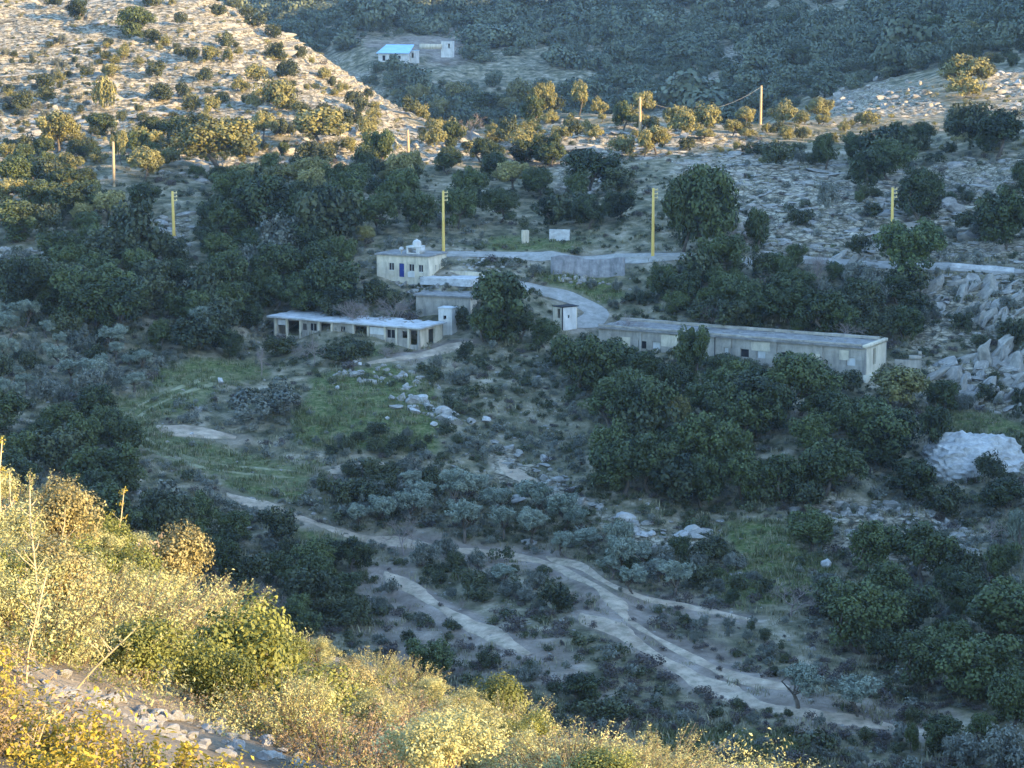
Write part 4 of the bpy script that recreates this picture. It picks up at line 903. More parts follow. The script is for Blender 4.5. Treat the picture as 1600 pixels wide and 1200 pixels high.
# ------------------------------------------------------------------ trees and bushes that stand out, then the mass of them
P_ = plant
P_('oak', 212, 54, 52, 66, 'lone dark bushy tree high on the sunlit hill')
P_('oak', 120, 30, 34, 46, 'dark bush at the top edge of the sunlit hill, left of the lone tree')
P_('bush', 88, 12, 22, 40)
P_('goldbush', 167, 170, 62, 46, 'tall golden bush on the rim between sunlit and grey hillside')
for x, y, h, w, k in ((282,42,24,22,'bush'),(340,22,22,30,'bush'),(300,100,26,34,'bush'),(245,122,30,34,'bush'),(320,128,26,36,'bush'),(285,150,30,30,'bush'),(345,158,24,26,'bush'),(330,180,36,34,'goldbush'),(432,92,32,40,'bush'),(450,118,34,40,'bush'),(425,60,26,36,'bush'),(398,40,24,36,'bush'),
  (470,90,22,24,'bush'),(505,120,24,30,'goldbush'),(520,135,20,22,'bush'),(385,30,20,30,'bush'),(365,14,18,26,'bush'),(470,180,24,34,'bush'),(505,185,26,38,'bush'),(450,170,22,26,'bush'),(575,150,20,22,'bush'),(535,145,18,26,'goldbush'),
  (158,208,36,62,'oak'),(238,222,44,56,'oak'),(278,226,46,62,'oak'),(322,214,48,28,'goldbush'),(362,228,50,58,'gold'),(412,218,54,46,'gold'),(440,212,34,34,'bush'),(575,216,38,44,'goldbush'),(545,238,30,36,'goldbush'),(518,236,24,32,'goldbush'),
  (88,228,32,42,'gold'),(68,244,34,40,'oak'),(120,250,38,44,'oak'),(104,280,42,48,'gold'),(140,235,26,36,'bush'),(190,262,58,26,'gold'),(215,238,36,36,'oak'),(244,240,36,38,'gold'),(14,252,38,40,'gold'),(232,278,44,52,'gold'),(268,262,34,44,'goldbush'),(152,258,26,34,'goldbush'),(330,250,26,40,'goldbush'),(60,270,36,50,'oak'),
  (18,318,42,70,'gold'),(12,362,44,44,'gold'),(60,330,50,80,'oak'),(120,345,62,90,'oak'),(170,350,58,70,'gold'),(225,330,44,60,'oak'),(385,296,44,62,'gold'),(442,300,44,72,'gold'),(345,295,40,50,'oak'),(500,296,42,60,'oak'),(560,300,48,60,'oak'),(625,296,66,62,'gold'),(645,288,60,36,'gold'),(590,278,36,44,'bush'),
  (735,316,56,64,'oak'),(800,306,56,64,'gold'),(815,256,42,56,'oak'),(862,258,38,54,'oak'),(770,262,40,44,'oak'),(700,272,40,56,'oak'),(840,315,52,60,'oak'),(905,320,48,50,'oak'),(960,300,44,60,'bush'),(968,345,50,60,'oak'),(920,362,56,64,'oak'),(860,352,46,60,'oak'),(780,352,56,70,'oak'),(716,358,64,70,'oak'),(650,362,66,74,'oak'),(590,362,62,74,'oak'),(530,362,58,70,'oak'),(470,362,60,70,'oak'),(410,368,58,70,'oak'),(340,368,60,64,'oak'),
  (655,170,36,36,'gold'),(690,162,22,28,'goldbush'),(740,172,26,44,'oak'),(762,174,32,60,'oak'),(795,178,32,44,'gold'),(708,228,46,40,'oak'),(850,186,62,40,'gold'),(905,182,54,38,'gold'),(936,182,28,30,'goldbush'),(832,192,46,48,'oak'),(974,204,48,40,'oak'),(1003,190,48,44,'gold'),(1022,208,30,34,'bush'),(1095,182,20,22,'goldbush'),(1228,196,36,34,'goldbush'),(1280,194,42,46,'gold'),(1252,198,28,34,'goldbush'),(1358,198,28,48,'goldbush'),(1215,210,24,28,'bush'),(1160,208,22,42,'bush'),(1006,248,44,30,'gold'),(930,215,22,34,'goldbush'),(880,220,24,40,'goldbush'),(800,215,26,36,'goldbush'),(770,220,28,34,'goldbush'),(680,205,24,38,'goldbush'),
  (1345,86,26,44,'goldbush'),(1410,88,30,34,'gold'),(1462,88,28,40,'gold'),(1512,66,38,44,'gold'),(1545,72,34,38,'gold'),(1580,74,30,40,'bush'),(1508,156,40,62,'goldbush'),(1490,64,26,40,'oak'),(1440,60,30,44,'oak'),(1300,80,30,46,'oak'),(1235,55,40,50,'oak'),(1250,105,36,60,'oak'),(1330,120,26,40,'bush'),
  (1560,245,74,96,'oak'),(1570,386,100,108,'oak'),(1290,264,58,54,'oak'),(1335,252,48,54,'oak'),(1355,296,62,76,'oak'),(1400,240,48,60,'oak'),(1440,235,46,50,'oak'),(1292,336,56,54,'sage'),(1340,398,38,34,'bush'),(1500,215,44,60,'oak'),(1435,348,80,82,'oak'),(1180,395,74,50,'oak'),(1255,350,30,44,'bush'),
  (1035,468,58,54,'oak'),(1090,452,46,46,'oak'),(1145,428,40,40,'oak'),(1600,300,50,60,'oak')):
    P_(k, x, y, h, w)
P_('bare', 738, 226, 62, 66, 'bare pinkish tree on the terraces right of the short pole')
P_('gold', 1512, 150, 68, 92, 'big brownish bush between pinkish boulders and the right rim')
P_('oak', 1100, 396, 142, 120, 'very large dark evergreen under the pale rocky slope', variant=0)
P_('oak', 1068, 392, 120, 80, 'tall dark evergreen joined to the very large one, on its left', variant=3)
P_('bare', 1138, 400, 72, 84, 'grey leafless tree in front of the very large evergreen')
P_('round', 1420, 444, 104, 128, 'dense round green tree beside the road, yellow pole behind it')
P_('oak', 780, 530, 112, 128, 'large dark evergreen standing between the low building and the drive', variant=1)
P_('oak', 1082, 600, 92, 66, 'narrow dark tree in front of the long concrete building, breaking its roof line', variant=2)
P_('oak', 1250, 645, 100, 116, 'broad dark tree covering the right half of the long building', variant=4)
P_('gold', 1060, 690, 76, 50, 'paler yellowish tree inside the dark wood below the long building')
P_('gold', 1412, 656, 84, 104, 'leafy green tree at the foot of the cream end wall', variant=0)
P_('bare', 1322, 535, 52, 84, 'wide leafless shrub behind the roof of the long building')
P_('bare', 490, 572, 62, 44, 'small bare tree in front of the ruined shed')
P_('bare', 408, 590, 72, 34, 'thin bare tree left of the small bare tree by the shed')
P_('bare', 985, 540, 60, 90, 'leafless tree at the left end of the long building')
P_('barebush', 560, 505, 52, 90, 'dark leafless thicket behind the ruined shed roof')
P_('barebush', 620, 500, 54, 90, 'dark leafless thicket left of the low concrete building')
for x, y, h, w, k in ((430,486,60,72,'oak'),(482,490,62,76,'oak'),(536,492,52,70,'oak'),(590,474,44,60,'bush'),(520,500,40,60,'bush'),(440,562,36,52,'bush'),(520,564,30,62,'bush'),(562,562,34,60,'bush'),(604,557,24,40,'barebush'),(470,560,30,44,'barebush'),(755,534,54,64,'oak'),(812,534,58,60,'oak'),(720,515,40,40,'bush'),(955,566,34,56,'oak'),(1000,572,26,60,'bush'),(1132,582,30,60,'oak'),(1168,590,28,50,'bush'),(1320,612,40,50,'bush'),(850,545,46,54,'oak')):
    P_(k, x, y, h, w)
P_('bush', 614, 480, 34, 40, 'rounded grey bush under the flat-roofed house')
P_('olive', 1340, 1122, 66, 96, 'grey olive with a leaning forked trunk, right one of two by the track', variant=0)
P_('olive', 1247, 1108, 72, 92, 'thin grey olive with a straight trunk, left one of two by the track', variant=1)
P_('bare', 1236, 966, 74, 100, 'pale leafless olive with twisted stems right of the green hollow')
P_('bare', 632, 870, 82, 74, 'leafless grey tree at the left end of the olive row')
P_('oak', 1424, 1175, 50, 30, 'small upright dark bush at the end of the dirt track')
for x, y, h, w in ((726,850,66,72),(832,852,60,72),(905,836,48,60),(880,870,40,60),(1052,930,56,74),(990,930,48,62),(955,905,36,50),(600,828,52,66),(780,810,44,70),(560,830,44,52),(920,860,40,56),(1030,905,36,50),(1000,880,34,60),(660,800,44,60),(740,790,44,60),(640,770,34,50),(785,920,40,60)):
    P_('olive', x, y, h, w)
for x, y, h, w in ((905,616,98,104),(960,596,66,90),(1010,665,86,96),(1130,696,94,104),(1200,686,86,88),(960,746,94,98),(1012,768,92,96),(1095,788,88,86),(1160,780,84,86),(1222,778,74,86),(1390,728,94,116),(1330,706,84,96),(1460,708,84,76),(1310,772,76,98),(1420,780,72,106),(1564,800,54,86),(890,575,54,66),(1150,640,80,80),(985,630,60,80),(1050,740,70,84),(1270,720,70,80),(1010,600,50,60),(1180,622,54,70),(1470,650,56,70),
  (1442,906,94,118),(1362,894,84,96),(1268,856,64,88),(1340,1016,112,148),(1420,996,86,108),(1562,1006,104,160),(1442,1086,94,118),(1532,1098,104,148),(1582,1140,92,100),(1482,1046,84,90),(1300,962,60,80),(1500,960,60,80)):
    P_('oak', x, y, h, w)
for x, y, h, w, k in ((1478,800,60,74,'bush'),(1560,1190,84,110,'sage'),(1500,1186,56,80,'sage'),(1590,880,90,44,'olive'),(1550,850,60,60,'bare'),(910,1098,54,78,'oak'),(950,1122,40,90,'bush'),(670,1050,64,84,'oak'),(1545,760,50,56,'bush'),(1425,1130,26,36,'bush')):
    P_(k, x, y, h, w)
P_('oak', 196, 520, 86, 96, 'green-topped tree standing out of the left wood')
P_('olive', 312, 540, 62, 62, 'pale grey tree at the edge of the left wood')
P_('sage', 415, 650, 62, 130, 'large rounded grey-green scrub mound left of the meadow')
DARKW = {'oak': 8, 'bush': 2, 'sage': .6}
fill({'oak': 8, 'gold': 1.2, 'bush': 1}, [(0,310),(250,300),(600,290),(700,300),(700,385),(560,392),(300,392),(290,372),(180,372),(0,385)], 33, 50, seed=2, maxn=34, avoid=False)
fill({'oak': 5, 'gold': 4, 'goldbush': 2, 'bush': 2}, [(0,228),(200,218),(640,238),(640,300),(0,310)], 33, 38, seed=40, maxn=46)
fill({'bush': 3, 'sage': 3}, [(-10,80),(150,60),(165,160),(60,200),(-10,210)], 17, 13, seed=41, maxn=55)  # small dark bushes added to stand in for a shaded patch of hillside
fill({'oak': 5, 'bush': 2, 'gold': 1}, [(700,230),(980,260),(1020,380),(950,378),(700,340)], 42, 42, seed=3, maxn=14)
fill(DARKW, [(0,425),(250,392),(580,392),(585,440),(640,462),(600,484),(400,490),(395,560),(250,572),(240,520),(60,500),(0,480)], 34, 62, seed=4, maxn=62, avoid=False)
fill({'oak': 8, 'bush': 1, 'barebush': .6}, [(0,668),(130,660),(230,740),(330,770),(390,850),(360,940),(0,860)], 36, 64, seed=5, maxn=40)
fill({'oak': 5, 'bush': 3, 'barebush': 1}, [(370,860),(460,840),(560,885),(560,985),(470,1010),(370,960)], 36, 54, seed=6, maxn=20)
fill({'oak': 8, 'gold': .6, 'bush': 1.5}, [(860,545),(980,560),(1330,600),(1500,650),(1470,720),(1440,790),(1230,800),(1000,790),(930,750),(930,640)], 44, 74, seed=7, maxn=36, avoid=False)
fill({'oak': 6, 'bush': 4, 'sage': 1, 'barebush': 1.2}, [(1010,440),(1290,412),(1340,450),(1440,450),(1430,540),(1300,530),(1060,505)], 30, 46, seed=8, maxn=52, avoid=False)
fill({'sage': 4, 'olive': 4, 'bush': 1}, [(0,505),(100,505),(250,575),(250,600),(150,630),(0,650)], 27, 34, seed=9, maxn=46)
fill({'bush': 6, 'sage': 2, 'oak': 1}, [(1150,225),(1600,230),(1600,410),(1190,400),(1160,330)], 17, 25, seed=10, maxn=190, jitter=.5, clump=-.02)
fill({'bush': 5, 'goldbush': 3}, [(0,0),(330,0),(600,170),(560,240),(0,260)], 14, 17, seed=11, maxn=230, jitter=.5, clump=.05)
fill({'sage': 6, 'bush': 4}, [(250,620),(470,580),(480,660),(470,715),(300,700)], 26, 24, seed=12, maxn=34)
fill({'bush': 5, 'sage': 3, 'barebush': 2}, [(485,745),(700,750),(720,800),(560,815),(490,800)], 26, 34, seed=13, maxn=26)
fill({'olive': 1}, [(640,775),(800,800),(960,860),(1090,880),(1100,935),(960,900),(820,855),(650,850)], 40, 50, seed=45, maxn=14)
fill({'bush': 3, 'sage': 5, 'barebush': 1}, [(640,870),(820,875),(930,930),(900,960),(700,950)], 30, 28, seed=14, maxn=28)
fill({'sage': 4, 'bush': 4, 'oak': 1}, [(950,870),(1130,870),(1200,930),(1150,950),(960,900)], 32, 30, seed=15, maxn=20)
fill({'oak': 4, 'bush': 3, 'sage': 3}, [(1260,900),(1600,890),(1600,1200),(1480,1200),(1420,1110),(1280,1000)], 42, 56, seed=16, maxn=34)
fill({'bush': 4, 'sage': 3, 'oak': 1}, [(1420,430),(1600,440),(1600,640),(1450,640)], 38, 30, seed=17, maxn=24)
fill({'goldbush': 4, 'bush': 2, 'gold': 2}, [(620,150),(820,150),(900,185),(1180,195),(1340,190),(1330,230),(1000,245),(700,245),(620,230)], 20, 21, seed=18, maxn=95, jitter=.4)
fill({'bush': 4, 'sage': 3}, [(820,420),(1000,440),(1010,480),(950,480),(860,455)], 26, 18, seed=19, maxn=14)
fill({'sage': 3, 'bush': 3, 'barebush': 3}, [(560,900),(720,940),(900,1080),(1000,1150),(780,1090),(570,1010)], 36, 22, seed=20, maxn=34)
fill({'sage': 3, 'bush': 3}, [(980,970),(1180,980),(1260,1060),(1150,1050),(1000,990)], 30, 20, seed=21, maxn=22)
fill({'sage': 3, 'bush': 3}, [(1000,1110),(1180,1110),(1400,1150),(1420,1200),(1050,1200)], 34, 20, seed=22, maxn=24)
fill({'bush': 3, 'sage': 3, 'barebush': 2}, [(560,545),(740,540),(740,600),(690,600)], 30, 26, seed=23, maxn=14)
fill({'bush': 4, 'sage': 2}, [(470,690),(700,680),(740,720),(520,728)], 28, 22, seed=24, maxn=20)
fill({'bush': 5, 'goldbush': 3, 'oak': 2}, [(1380,60),(1600,40),(1600,110),(1540,120),(1440,110)], 30, 26, seed=25, maxn=26)

# ------------------------------------------------------------------ cover nobody could count: scattered with geometry nodes
def scatter(name, pts, scl, var, meshes, squash=None, along=None):
    k = len(pts); me = bpy.data.meshes.new(name + '_points'); me.vertices.add(k); me.vertices.foreach_set('co', np.asarray(pts, np.float32).ravel())
    rg = np.random.default_rng(k); sc = np.asarray(scl, float)[:, None] * (np.ones((k, 3)) * rg.uniform(.8, 1.2, (k, 3)))
    if squash is not None: sc[:, 2] *= squash
    rz_ = rg.uniform(0, 6.28, k)
    if along is not None: rz_ = rg.normal(0, .35, k) + math.pi * rg.integers(0, 2, k); sc[:, 0] *= along
    for an, ty, prop, val in (('siz', 'FLOAT_VECTOR', 'vector', sc), ('rot', 'FLOAT_VECTOR', 'vector', np.c_[rg.normal(0, .12, (k, 2)), rz_]), ('pick', 'INT', 'value', np.asarray(var))):
        a = me.attributes.new(an, ty, 'POINT'); a.data.foreach_set(prop, (val.astype(np.int32) if ty == 'INT' else val.astype(np.float32)).ravel())
    c = bpy.data.collections.new(name + '_source')
    for i, m_ in enumerate(meshes):
        o = bpy.data.objects.new('%s_source_%02d' % (name, i), m_); c.objects.link(o)
    ng = bpy.data.node_groups.new(name, 'GeometryNodeTree'); ng.interface.new_socket('Geometry', in_out='INPUT', socket_type='NodeSocketGeometry'); ng.interface.new_socket('Geometry', in_out='OUTPUT', socket_type='NodeSocketGeometry')
    gi = ng.nodes.new('NodeGroupInput'); go = ng.nodes.new('NodeGroupOutput'); ip = ng.nodes.new('GeometryNodeInstanceOnPoints'); ci = ng.nodes.new('GeometryNodeCollectionInfo'); m2p = ng.nodes.new('GeometryNodeMeshToPoints')
    ci.inputs['Collection'].default_value = c; ci.inputs['Separate Children'].default_value = True; ci.inputs['Reset Children'].default_value = True; ip.inputs['Pick Instance'].default_value = True
    def na(nm, dt):
        nd = ng.nodes.new('GeometryNodeInputNamedAttribute'); nd.data_type = dt; nd.inputs['Name'].default_value = nm; return nd.outputs['Attribute']
    L = ng.links.new; L(gi.outputs[0], m2p.inputs['Mesh']); L(m2p.outputs[0], ip.inputs['Points']); L(ci.outputs[0], ip.inputs['Instance']); L(na('pick', 'INT'), ip.inputs['Instance Index'])
    e2r = ng.nodes.new('FunctionNodeEulerToRotation'); L(na('rot', 'FLOAT_VECTOR'), e2r.inputs[0]); L(e2r.outputs[0], ip.inputs['Rotation']); L(na('siz', 'FLOAT_VECTOR'), ip.inputs['Scale']); L(ip.outputs[0], go.inputs[0])
    o = link(name, me); md = o.modifiers.new('scatter', 'NODES'); md.node_group = ng; o['kind'] = 'stuff'; return o
def lowbush(nleaf, size, mat, rx=.9, rz=.55, n=6):
    lb = lobe_set(R, rx, rz, rz * .8, n, rx * .3, rx * .55); V, F, T = cloud(lb, nleaf, size, R); return mesh_from('low_bush', V, F, [M[mat]], tint=T)
def cover_at(x, y):
    ti = np.clip(np.round(pcol(np.arctan2(x, y))).astype(int), 0, len(th) - 1); ri = np.clip(np.round(np.interp(np.log(np.hypot(x, y)), LR, np.arange(len(LR)))).astype(int), 0, len(rr) - 1); return ti, ri
def px_points(n, x0, x1, y0, y1, seed, ymin=100.0):
    """random ground points, evenly over what shows, with some spread so that hidden ground is covered too"""
    rg = np.random.default_rng(seed); out = []
    for x, y in zip(rg.uniform(x0, x1, n), rg.uniform(y0, y1, n)):
        p = ground(x, y, ymin)
        if p is not None: out.append(p)
    p = np.array(out); p[:, 1] += rg.normal(0, 1, len(p)) * p[:, 1] * .012; p[:, 0] += rg.normal(0, 1, len(p)) * .8; p[:, 2] = hgt(p[:, 0], p[:, 1]); return p
low = [lowbush(260, .20, 'bushleaf'), lowbush(240, .20, 'bushleaf'), lowbush(260, .18, 'sage'), lowbush(240, .18, 'sage'), lowbush(240, .17, 'heath'), lowbush(220, .17, 'heath', .8, .35), lowbush(260, .19, 'sungold_leaf')]
p = px_points(24000, -120, 1720, -20, 1230, 5); ti, ri = cover_at(p[:, 0], p[:, 1]); rg = np.random.default_rng(8)
pr = (1 - .93 * sstep(.55, .98, M_PATH[ti, ri])) * (1 - .88 * M_GRASS[ti, ri]) * (1 - .5 * M_ROCK[ti, ri]) * (1 - .55 * M_DIRT[ti, ri]) * (.25 + .75 * sstep(-.45, .1, fbm(p[:, 0] * .09, p[:, 1] * .09, 3, 77))); r_ = np.hypot(p[:, 0], p[:, 1])
keep = (rg.random(len(p)) < pr) & (r_ < 560); p, ti, ri, r_ = p[keep], ti[keep], ri[keep], r_[keep]
zone = fbm(p[:, 0] * .04, p[:, 1] * .04, 3, 19); brown = sstep(-10, -45, p[:, 1] - 235 + 0 * p[:, 0])
pick = np.where(rg.random(len(p)) < .5 * brown + .12, rg.integers(4, 6, len(p)), np.where(zone + rg.normal(0, .25, len(p)) > .05, rg.integers(0, 2, len(p)), rg.integers(2, 4, len(p))))
pick = np.where((r_ > 380) & (rg.random(len(p)) < .6), 6, pick)  # far slopes take more golden clumps, sunlight put into their colour
scatter('undergrowth', p, np.exp(rg.normal(-.75, .42, len(p))), pick, low)
# loose stones: the larger ones are pieces of the ground, the rest one object
p = px_points(5200, -60, 1660, -10, 900, 15); ti, ri = cover_at(p[:, 0], p[:, 1]); keep = (rg.random(len(p)) < .05 + 1.0 * M_ROCK[ti, ri]) & (M_PATH[ti, ri] < .2); p = p[keep]; r_ = np.hypot(p[:, 0], p[:, 1])
big = np.exp(rg.normal(-.75, .5, len(p))); big = np.clip(big, .15, 1.7); order = np.argsort(-big / r_); top = order[:290]; rest = order[290:]
q = np.c_[p[top], big[top]]; q[:, 2] += q[:, 3] * .05
stand_rocks(GROUND, [tuple(v) for v in q], SLABS + ROCKS[:2], 61, 'rock_slab')
scatter('loose_stones', p[rest], big[rest] * .8, rg.integers(0, 8, len(rest)), SLABS[:5] + ROCKS[:3])
p = px_points(9000, -60, 1660, -10, 440, 16); ti, ri = cover_at(p[:, 0], p[:, 1]); keep = (rg.random(len(p)) < .75 * M_ROCK[ti, ri]) & (np.hypot(p[:, 0], p[:, 1]) < 600); p = p[keep]
scatter('ledge_stones', p, np.exp(rg.normal(-.55, .4, len(p))), rg.integers(0, 8, len(p)), SLABS[:5] + BLOCKS[:3], None, 1.8)
p = px_points(9000, -60, 1660, 380, 1230, 17); ti, ri = cover_at(p[:, 0], p[:, 1]); keep = rg.random(len(p)) < (.12 + .7 * sstep(-.1, .35, fbm(p[:, 0] * .08, p[:, 1] * .08, 3, 61))) * (1 - .6 * M_GRASS[ti, ri]) * (1 - .25 * M_PATH[ti, ri]); p = p[keep]
scatter('small_stones', p, np.exp(rg.normal(-1.75, .45, len(p))), rg.integers(0, 6, len(p)), ROCKS[:3] + SLABS[:3])
# grass
def tuft(nb, h, spread, mat, wd=.03, seed=1):
    rg = np.random.default_rng(seed); V, F, T = [], [], []
    for k in range(nb):
        a = rg.uniform(0, 6.28); b0 = np.array([rg.normal() * spread * .5, rg.normal() * spread * .5, 0]); d = np.array([math.cos(a), math.sin(a), 0]) * rg.uniform(.1, .6) * h; n_ = np.array([-math.sin(a), math.cos(a), 0]) * wd; hh_ = h * rg.uniform(.5, 1.2)
        i = len(V); V += [b0 - n_, b0 + n_, b0 + d * .5 + n_ * .7 + [0, 0, hh_ * .7], b0 + d * .5 - n_ * .7 + [0, 0, hh_ * .7], b0 + d + [0, 0, hh_]]; F += [[i, i+1, i+2, i+3], [i+3, i+2, i+4]]; T += [rg.random()] * 2
    return mesh_from('grass_tuft', np.array(V), F, [M[mat]], tint=T)
p = px_points(16000, 150, 1640, 370, 1230, 25); ti, ri = cover_at(p[:, 0], p[:, 1]); keep = (rg.random(len(p)) < .03 + np.maximum(M_GRASS[ti, ri], M_GTRACK[ti, ri])) & ((M_PATH[ti, ri] < .4) | ((M_GTRACK[ti, ri] > .2) & (rg.random(len(p)) < .75))); p = p[keep]
scatter('grass', p, np.exp(rg.normal(0, .3, len(p))), rg.integers(0, 3, len(p)), [tuft(26, .32, .75, 'grassblade', .035, k) for k in range(3)])
p = px_points(18000, -60, 1660, 130, 1230, 27); ti, ri = cover_at(p[:, 0], p[:, 1]); keep = (rg.random(len(p)) < .35 + .5 * sstep(-.2, .2, fbm(p[:, 0] * .06, p[:, 1] * .06, 3, 62))) & ((M_PATH[ti, ri] < .85) | (M_GTRACK[ti, ri] > .3)); p = p[keep]
scatter('dry_grass', p, np.exp(rg.normal(-.1, .3, len(p))), rg.integers(0, 3, len(p)), [tuft(22, .34, .8, 'straw', .03, 40 + k) for k in range(3)])
# the far wood reads as one mass
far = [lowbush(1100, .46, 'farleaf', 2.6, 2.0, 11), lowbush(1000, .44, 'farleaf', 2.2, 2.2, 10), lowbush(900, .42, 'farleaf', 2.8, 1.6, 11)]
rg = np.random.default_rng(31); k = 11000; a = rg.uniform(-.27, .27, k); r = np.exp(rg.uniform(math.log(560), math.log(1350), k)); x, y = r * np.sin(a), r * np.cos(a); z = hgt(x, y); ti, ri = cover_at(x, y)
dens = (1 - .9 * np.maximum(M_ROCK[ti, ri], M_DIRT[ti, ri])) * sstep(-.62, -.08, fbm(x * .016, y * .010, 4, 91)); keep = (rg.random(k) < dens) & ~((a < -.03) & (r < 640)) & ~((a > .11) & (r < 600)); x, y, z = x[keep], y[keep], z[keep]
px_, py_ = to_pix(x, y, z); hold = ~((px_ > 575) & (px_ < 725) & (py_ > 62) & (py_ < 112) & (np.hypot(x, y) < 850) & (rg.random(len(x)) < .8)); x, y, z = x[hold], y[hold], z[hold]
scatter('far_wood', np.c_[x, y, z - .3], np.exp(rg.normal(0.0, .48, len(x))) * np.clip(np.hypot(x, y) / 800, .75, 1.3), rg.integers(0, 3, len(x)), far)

# ------------------------------------------------------------------ the near slope under the camera
def shoots(n, L, base, spread, nl, size, seed, mats, aspect=.45, droop=.15, stem=.006, tip=False, hue=0.0):
    """a shrub of many leafy shoots rising from one base"""
    rg = np.random.default_rng(seed); C, D, T = [], [], []; sb = MB()
    for k in range(n):
        a = rg.uniform(0, 6.28); rad = base * math.sqrt(rg.random()); p = np.array([rad * math.cos(a), rad * math.sin(a), 0.0]); d = np.array([math.cos(a) * spread * rad / base, math.sin(a) * spread * rad / base, 1.0]) + rg.normal(size=3) * .22; d /= np.linalg.norm(d)
        Ln = L * rg.uniform(.55, 1.1); q = p + d * Ln * .5; e = p + d * Ln + np.array([math.cos(a), math.sin(a), -1]) * droop * Ln * rg.random()
        if stem: sb.tube([p - [0, 0, .1], q, e], [stem * 1.4, stem, stem * .5], 3)
        tb = np.clip(rg.normal(.5, .2), 0, 1)
        f = rg.random(nl) ** .6 if not tip else 1 - rg.random(nl) ** 2.2 * .6
        pos = (1 - f)[:, None] ** 2 * p + 2 * (f * (1 - f))[:, None] * q + (f ** 2)[:, None] * e + rg.normal(size=(nl, 3)) * size * .7
        out = rg.normal(size=(nl, 3)) * .5; out[:, 2] += .7; out[:, 0] += math.cos(a) * .5; out[:, 1] += math.sin(a) * .5; C.append(pos); D.append(out); T.append(np.clip(tb + rg.normal(0, .10, nl) + hue, 0, 1))
    C = np.concatenate(C); D = np.concatenate(D); T = np.concatenate(T); V, F = leaf_quads(C, D, np.full(len(C), size), rg, aspect, .3)
    return mesh_from('foliage', V, F, [M[mats]], tint=T), (sb.mesh('stems', [M['fg_dry']]) if stem else None)
FG = {}
def fgstash(kind, meshes, H, Wd): FG.setdefault(kind, []).append((meshes, H, Wd))
for k in range(4): fgstash('pale', shoots(95, 1.0, .55, .9, 52, .045, 500 + k, 'fg_sage'), 1.05, 1.9)
for k in range(3):
    lb = tufts(R, lobe_set(R, .72, .5, .52, 12, .2, .36, .9), 7, .09, .2); V, F, T = cloud(lb, 9000, .042, R, .35, .95, .5, .5)
    sb = MB(); [sb.tube([(0, 0, -.1), (c[0] * .5, c[1] * .5, c[2] * .6), c], [.02, .014, .005], 4) for c, r in lb[::8]]
    fgstash('pale', (mesh_from('foliage', V, F, [M['fg_sage']], tint=np.clip(T + .1, 0, 1)), sb.mesh('stems', [M['fg_dry']])), 1.2, 1.9)
for k in range(2): fgstash('dry', shoots(110, .8, .6, 1.0, 16, .05, 520 + k, 'fg_dry', stem=.007), .85, 1.9)
for k in range(3): fgstash('gold', shoots(90, .42, .6, .8, 30, .055, 540 + k, 'fg_gold', .6, stem=.004), .5, 1.7)
for k in range(3):
    lb = lobe_set(R, .72, .62, .6, 16, .2, .42, .9); V, F, T = cloud(lb, 6500, .062, R, .6, .95, .3, .6)
    sb = MB(); [sb.tube([(0, 0, -.1), (c[0] * .5, c[1] * .5, c[2] * .6), c], [.03, .02, .006], 5) for c, r in lb[:9]]
    fgstash('green', (mesh_from('foliage', V, F, [M['fg_green']], tint=T), sb.mesh('stems', [M['bark']])), 1.35, 1.9)
for k in range(2):
    lb = lobe_set(R, .66, .6, .68, 20, .22, .36, .9); V, F, T = cloud(lb, 7500, .05, R, .78, .98, .4, .6)
    sb = MB(); [sb.tube([(0, 0, -.1), (c[0] * .5, c[1] * .5, c[2] * .6), c], [.03, .02, .006], 5) for c, r in lb[:9]]
    fgstash('tan', (mesh_from('foliage', V, F, [M['fg_tan']], tint=T), sb.mesh('stems', [M['bark']])), 1.42, 1.85)
FKIND = {'pale': ('sage_shrub', 'shrub', ('short pale sage shrub', 'pale sage shrub', 'tall pale sage shrub'), 'pale sage shrubs on the near slope'), 'dry': ('dry_shrub', 'shrub', ('low dry brown shrub', 'dry brown shrub', 'tall dry brown shrub'), 'dry shrubs on the near slope'),
  'gold': ('golden_plant', 'plant', ('small golden plant', 'golden leafy plant', 'big golden plant'), 'golden plants on the near slope'), 'green': ('green_shrub', 'shrub', ('small green shrub', 'leafy green shrub', 'tall green shrub'), 'green shrubs on the near slope'), 'tan': ('tan_shrub', 'shrub', ('small tan shrub', 'rounded tan shrub', 'tall tan shrub'), 'tan shrubs on the near slope')}
FGFIRST = {}; FOCC = []
VIEWS = [(228,588,480,735),(365,740,480,792),(240,560,420,592),(582,396,702,450),(646,452,712,508),(470,500,690,540),(684,480,708,512),(856,478,914,516),(850,452,944,505),(1340,540,1445,602),(935,508,1050,552),(1112,522,1192,566),(1308,535,1400,600),(810,358,894,382),(262,298,282,362),(686,298,702,398),(1012,294,1028,400),(1386,293,1404,345),(855,403,955,434),(1478,410,1600,430),(628,199,648,232),(170,222,186,285),(1450,682,1595,745),(605,615,700,660),(515,560,640,612)]
def hides(p, h, w):
    x, y0 = to_pix(p[0], p[1], p[2] + h); _, y1 = to_pix(p[0], p[1], p[2]); hw = .45 * w / mpp(p); x = float(x)
    return any(x + hw > a and x - hw < c and y0 < d - 4 and y1 > b + 2 for a, b, c, d in VIEWS)
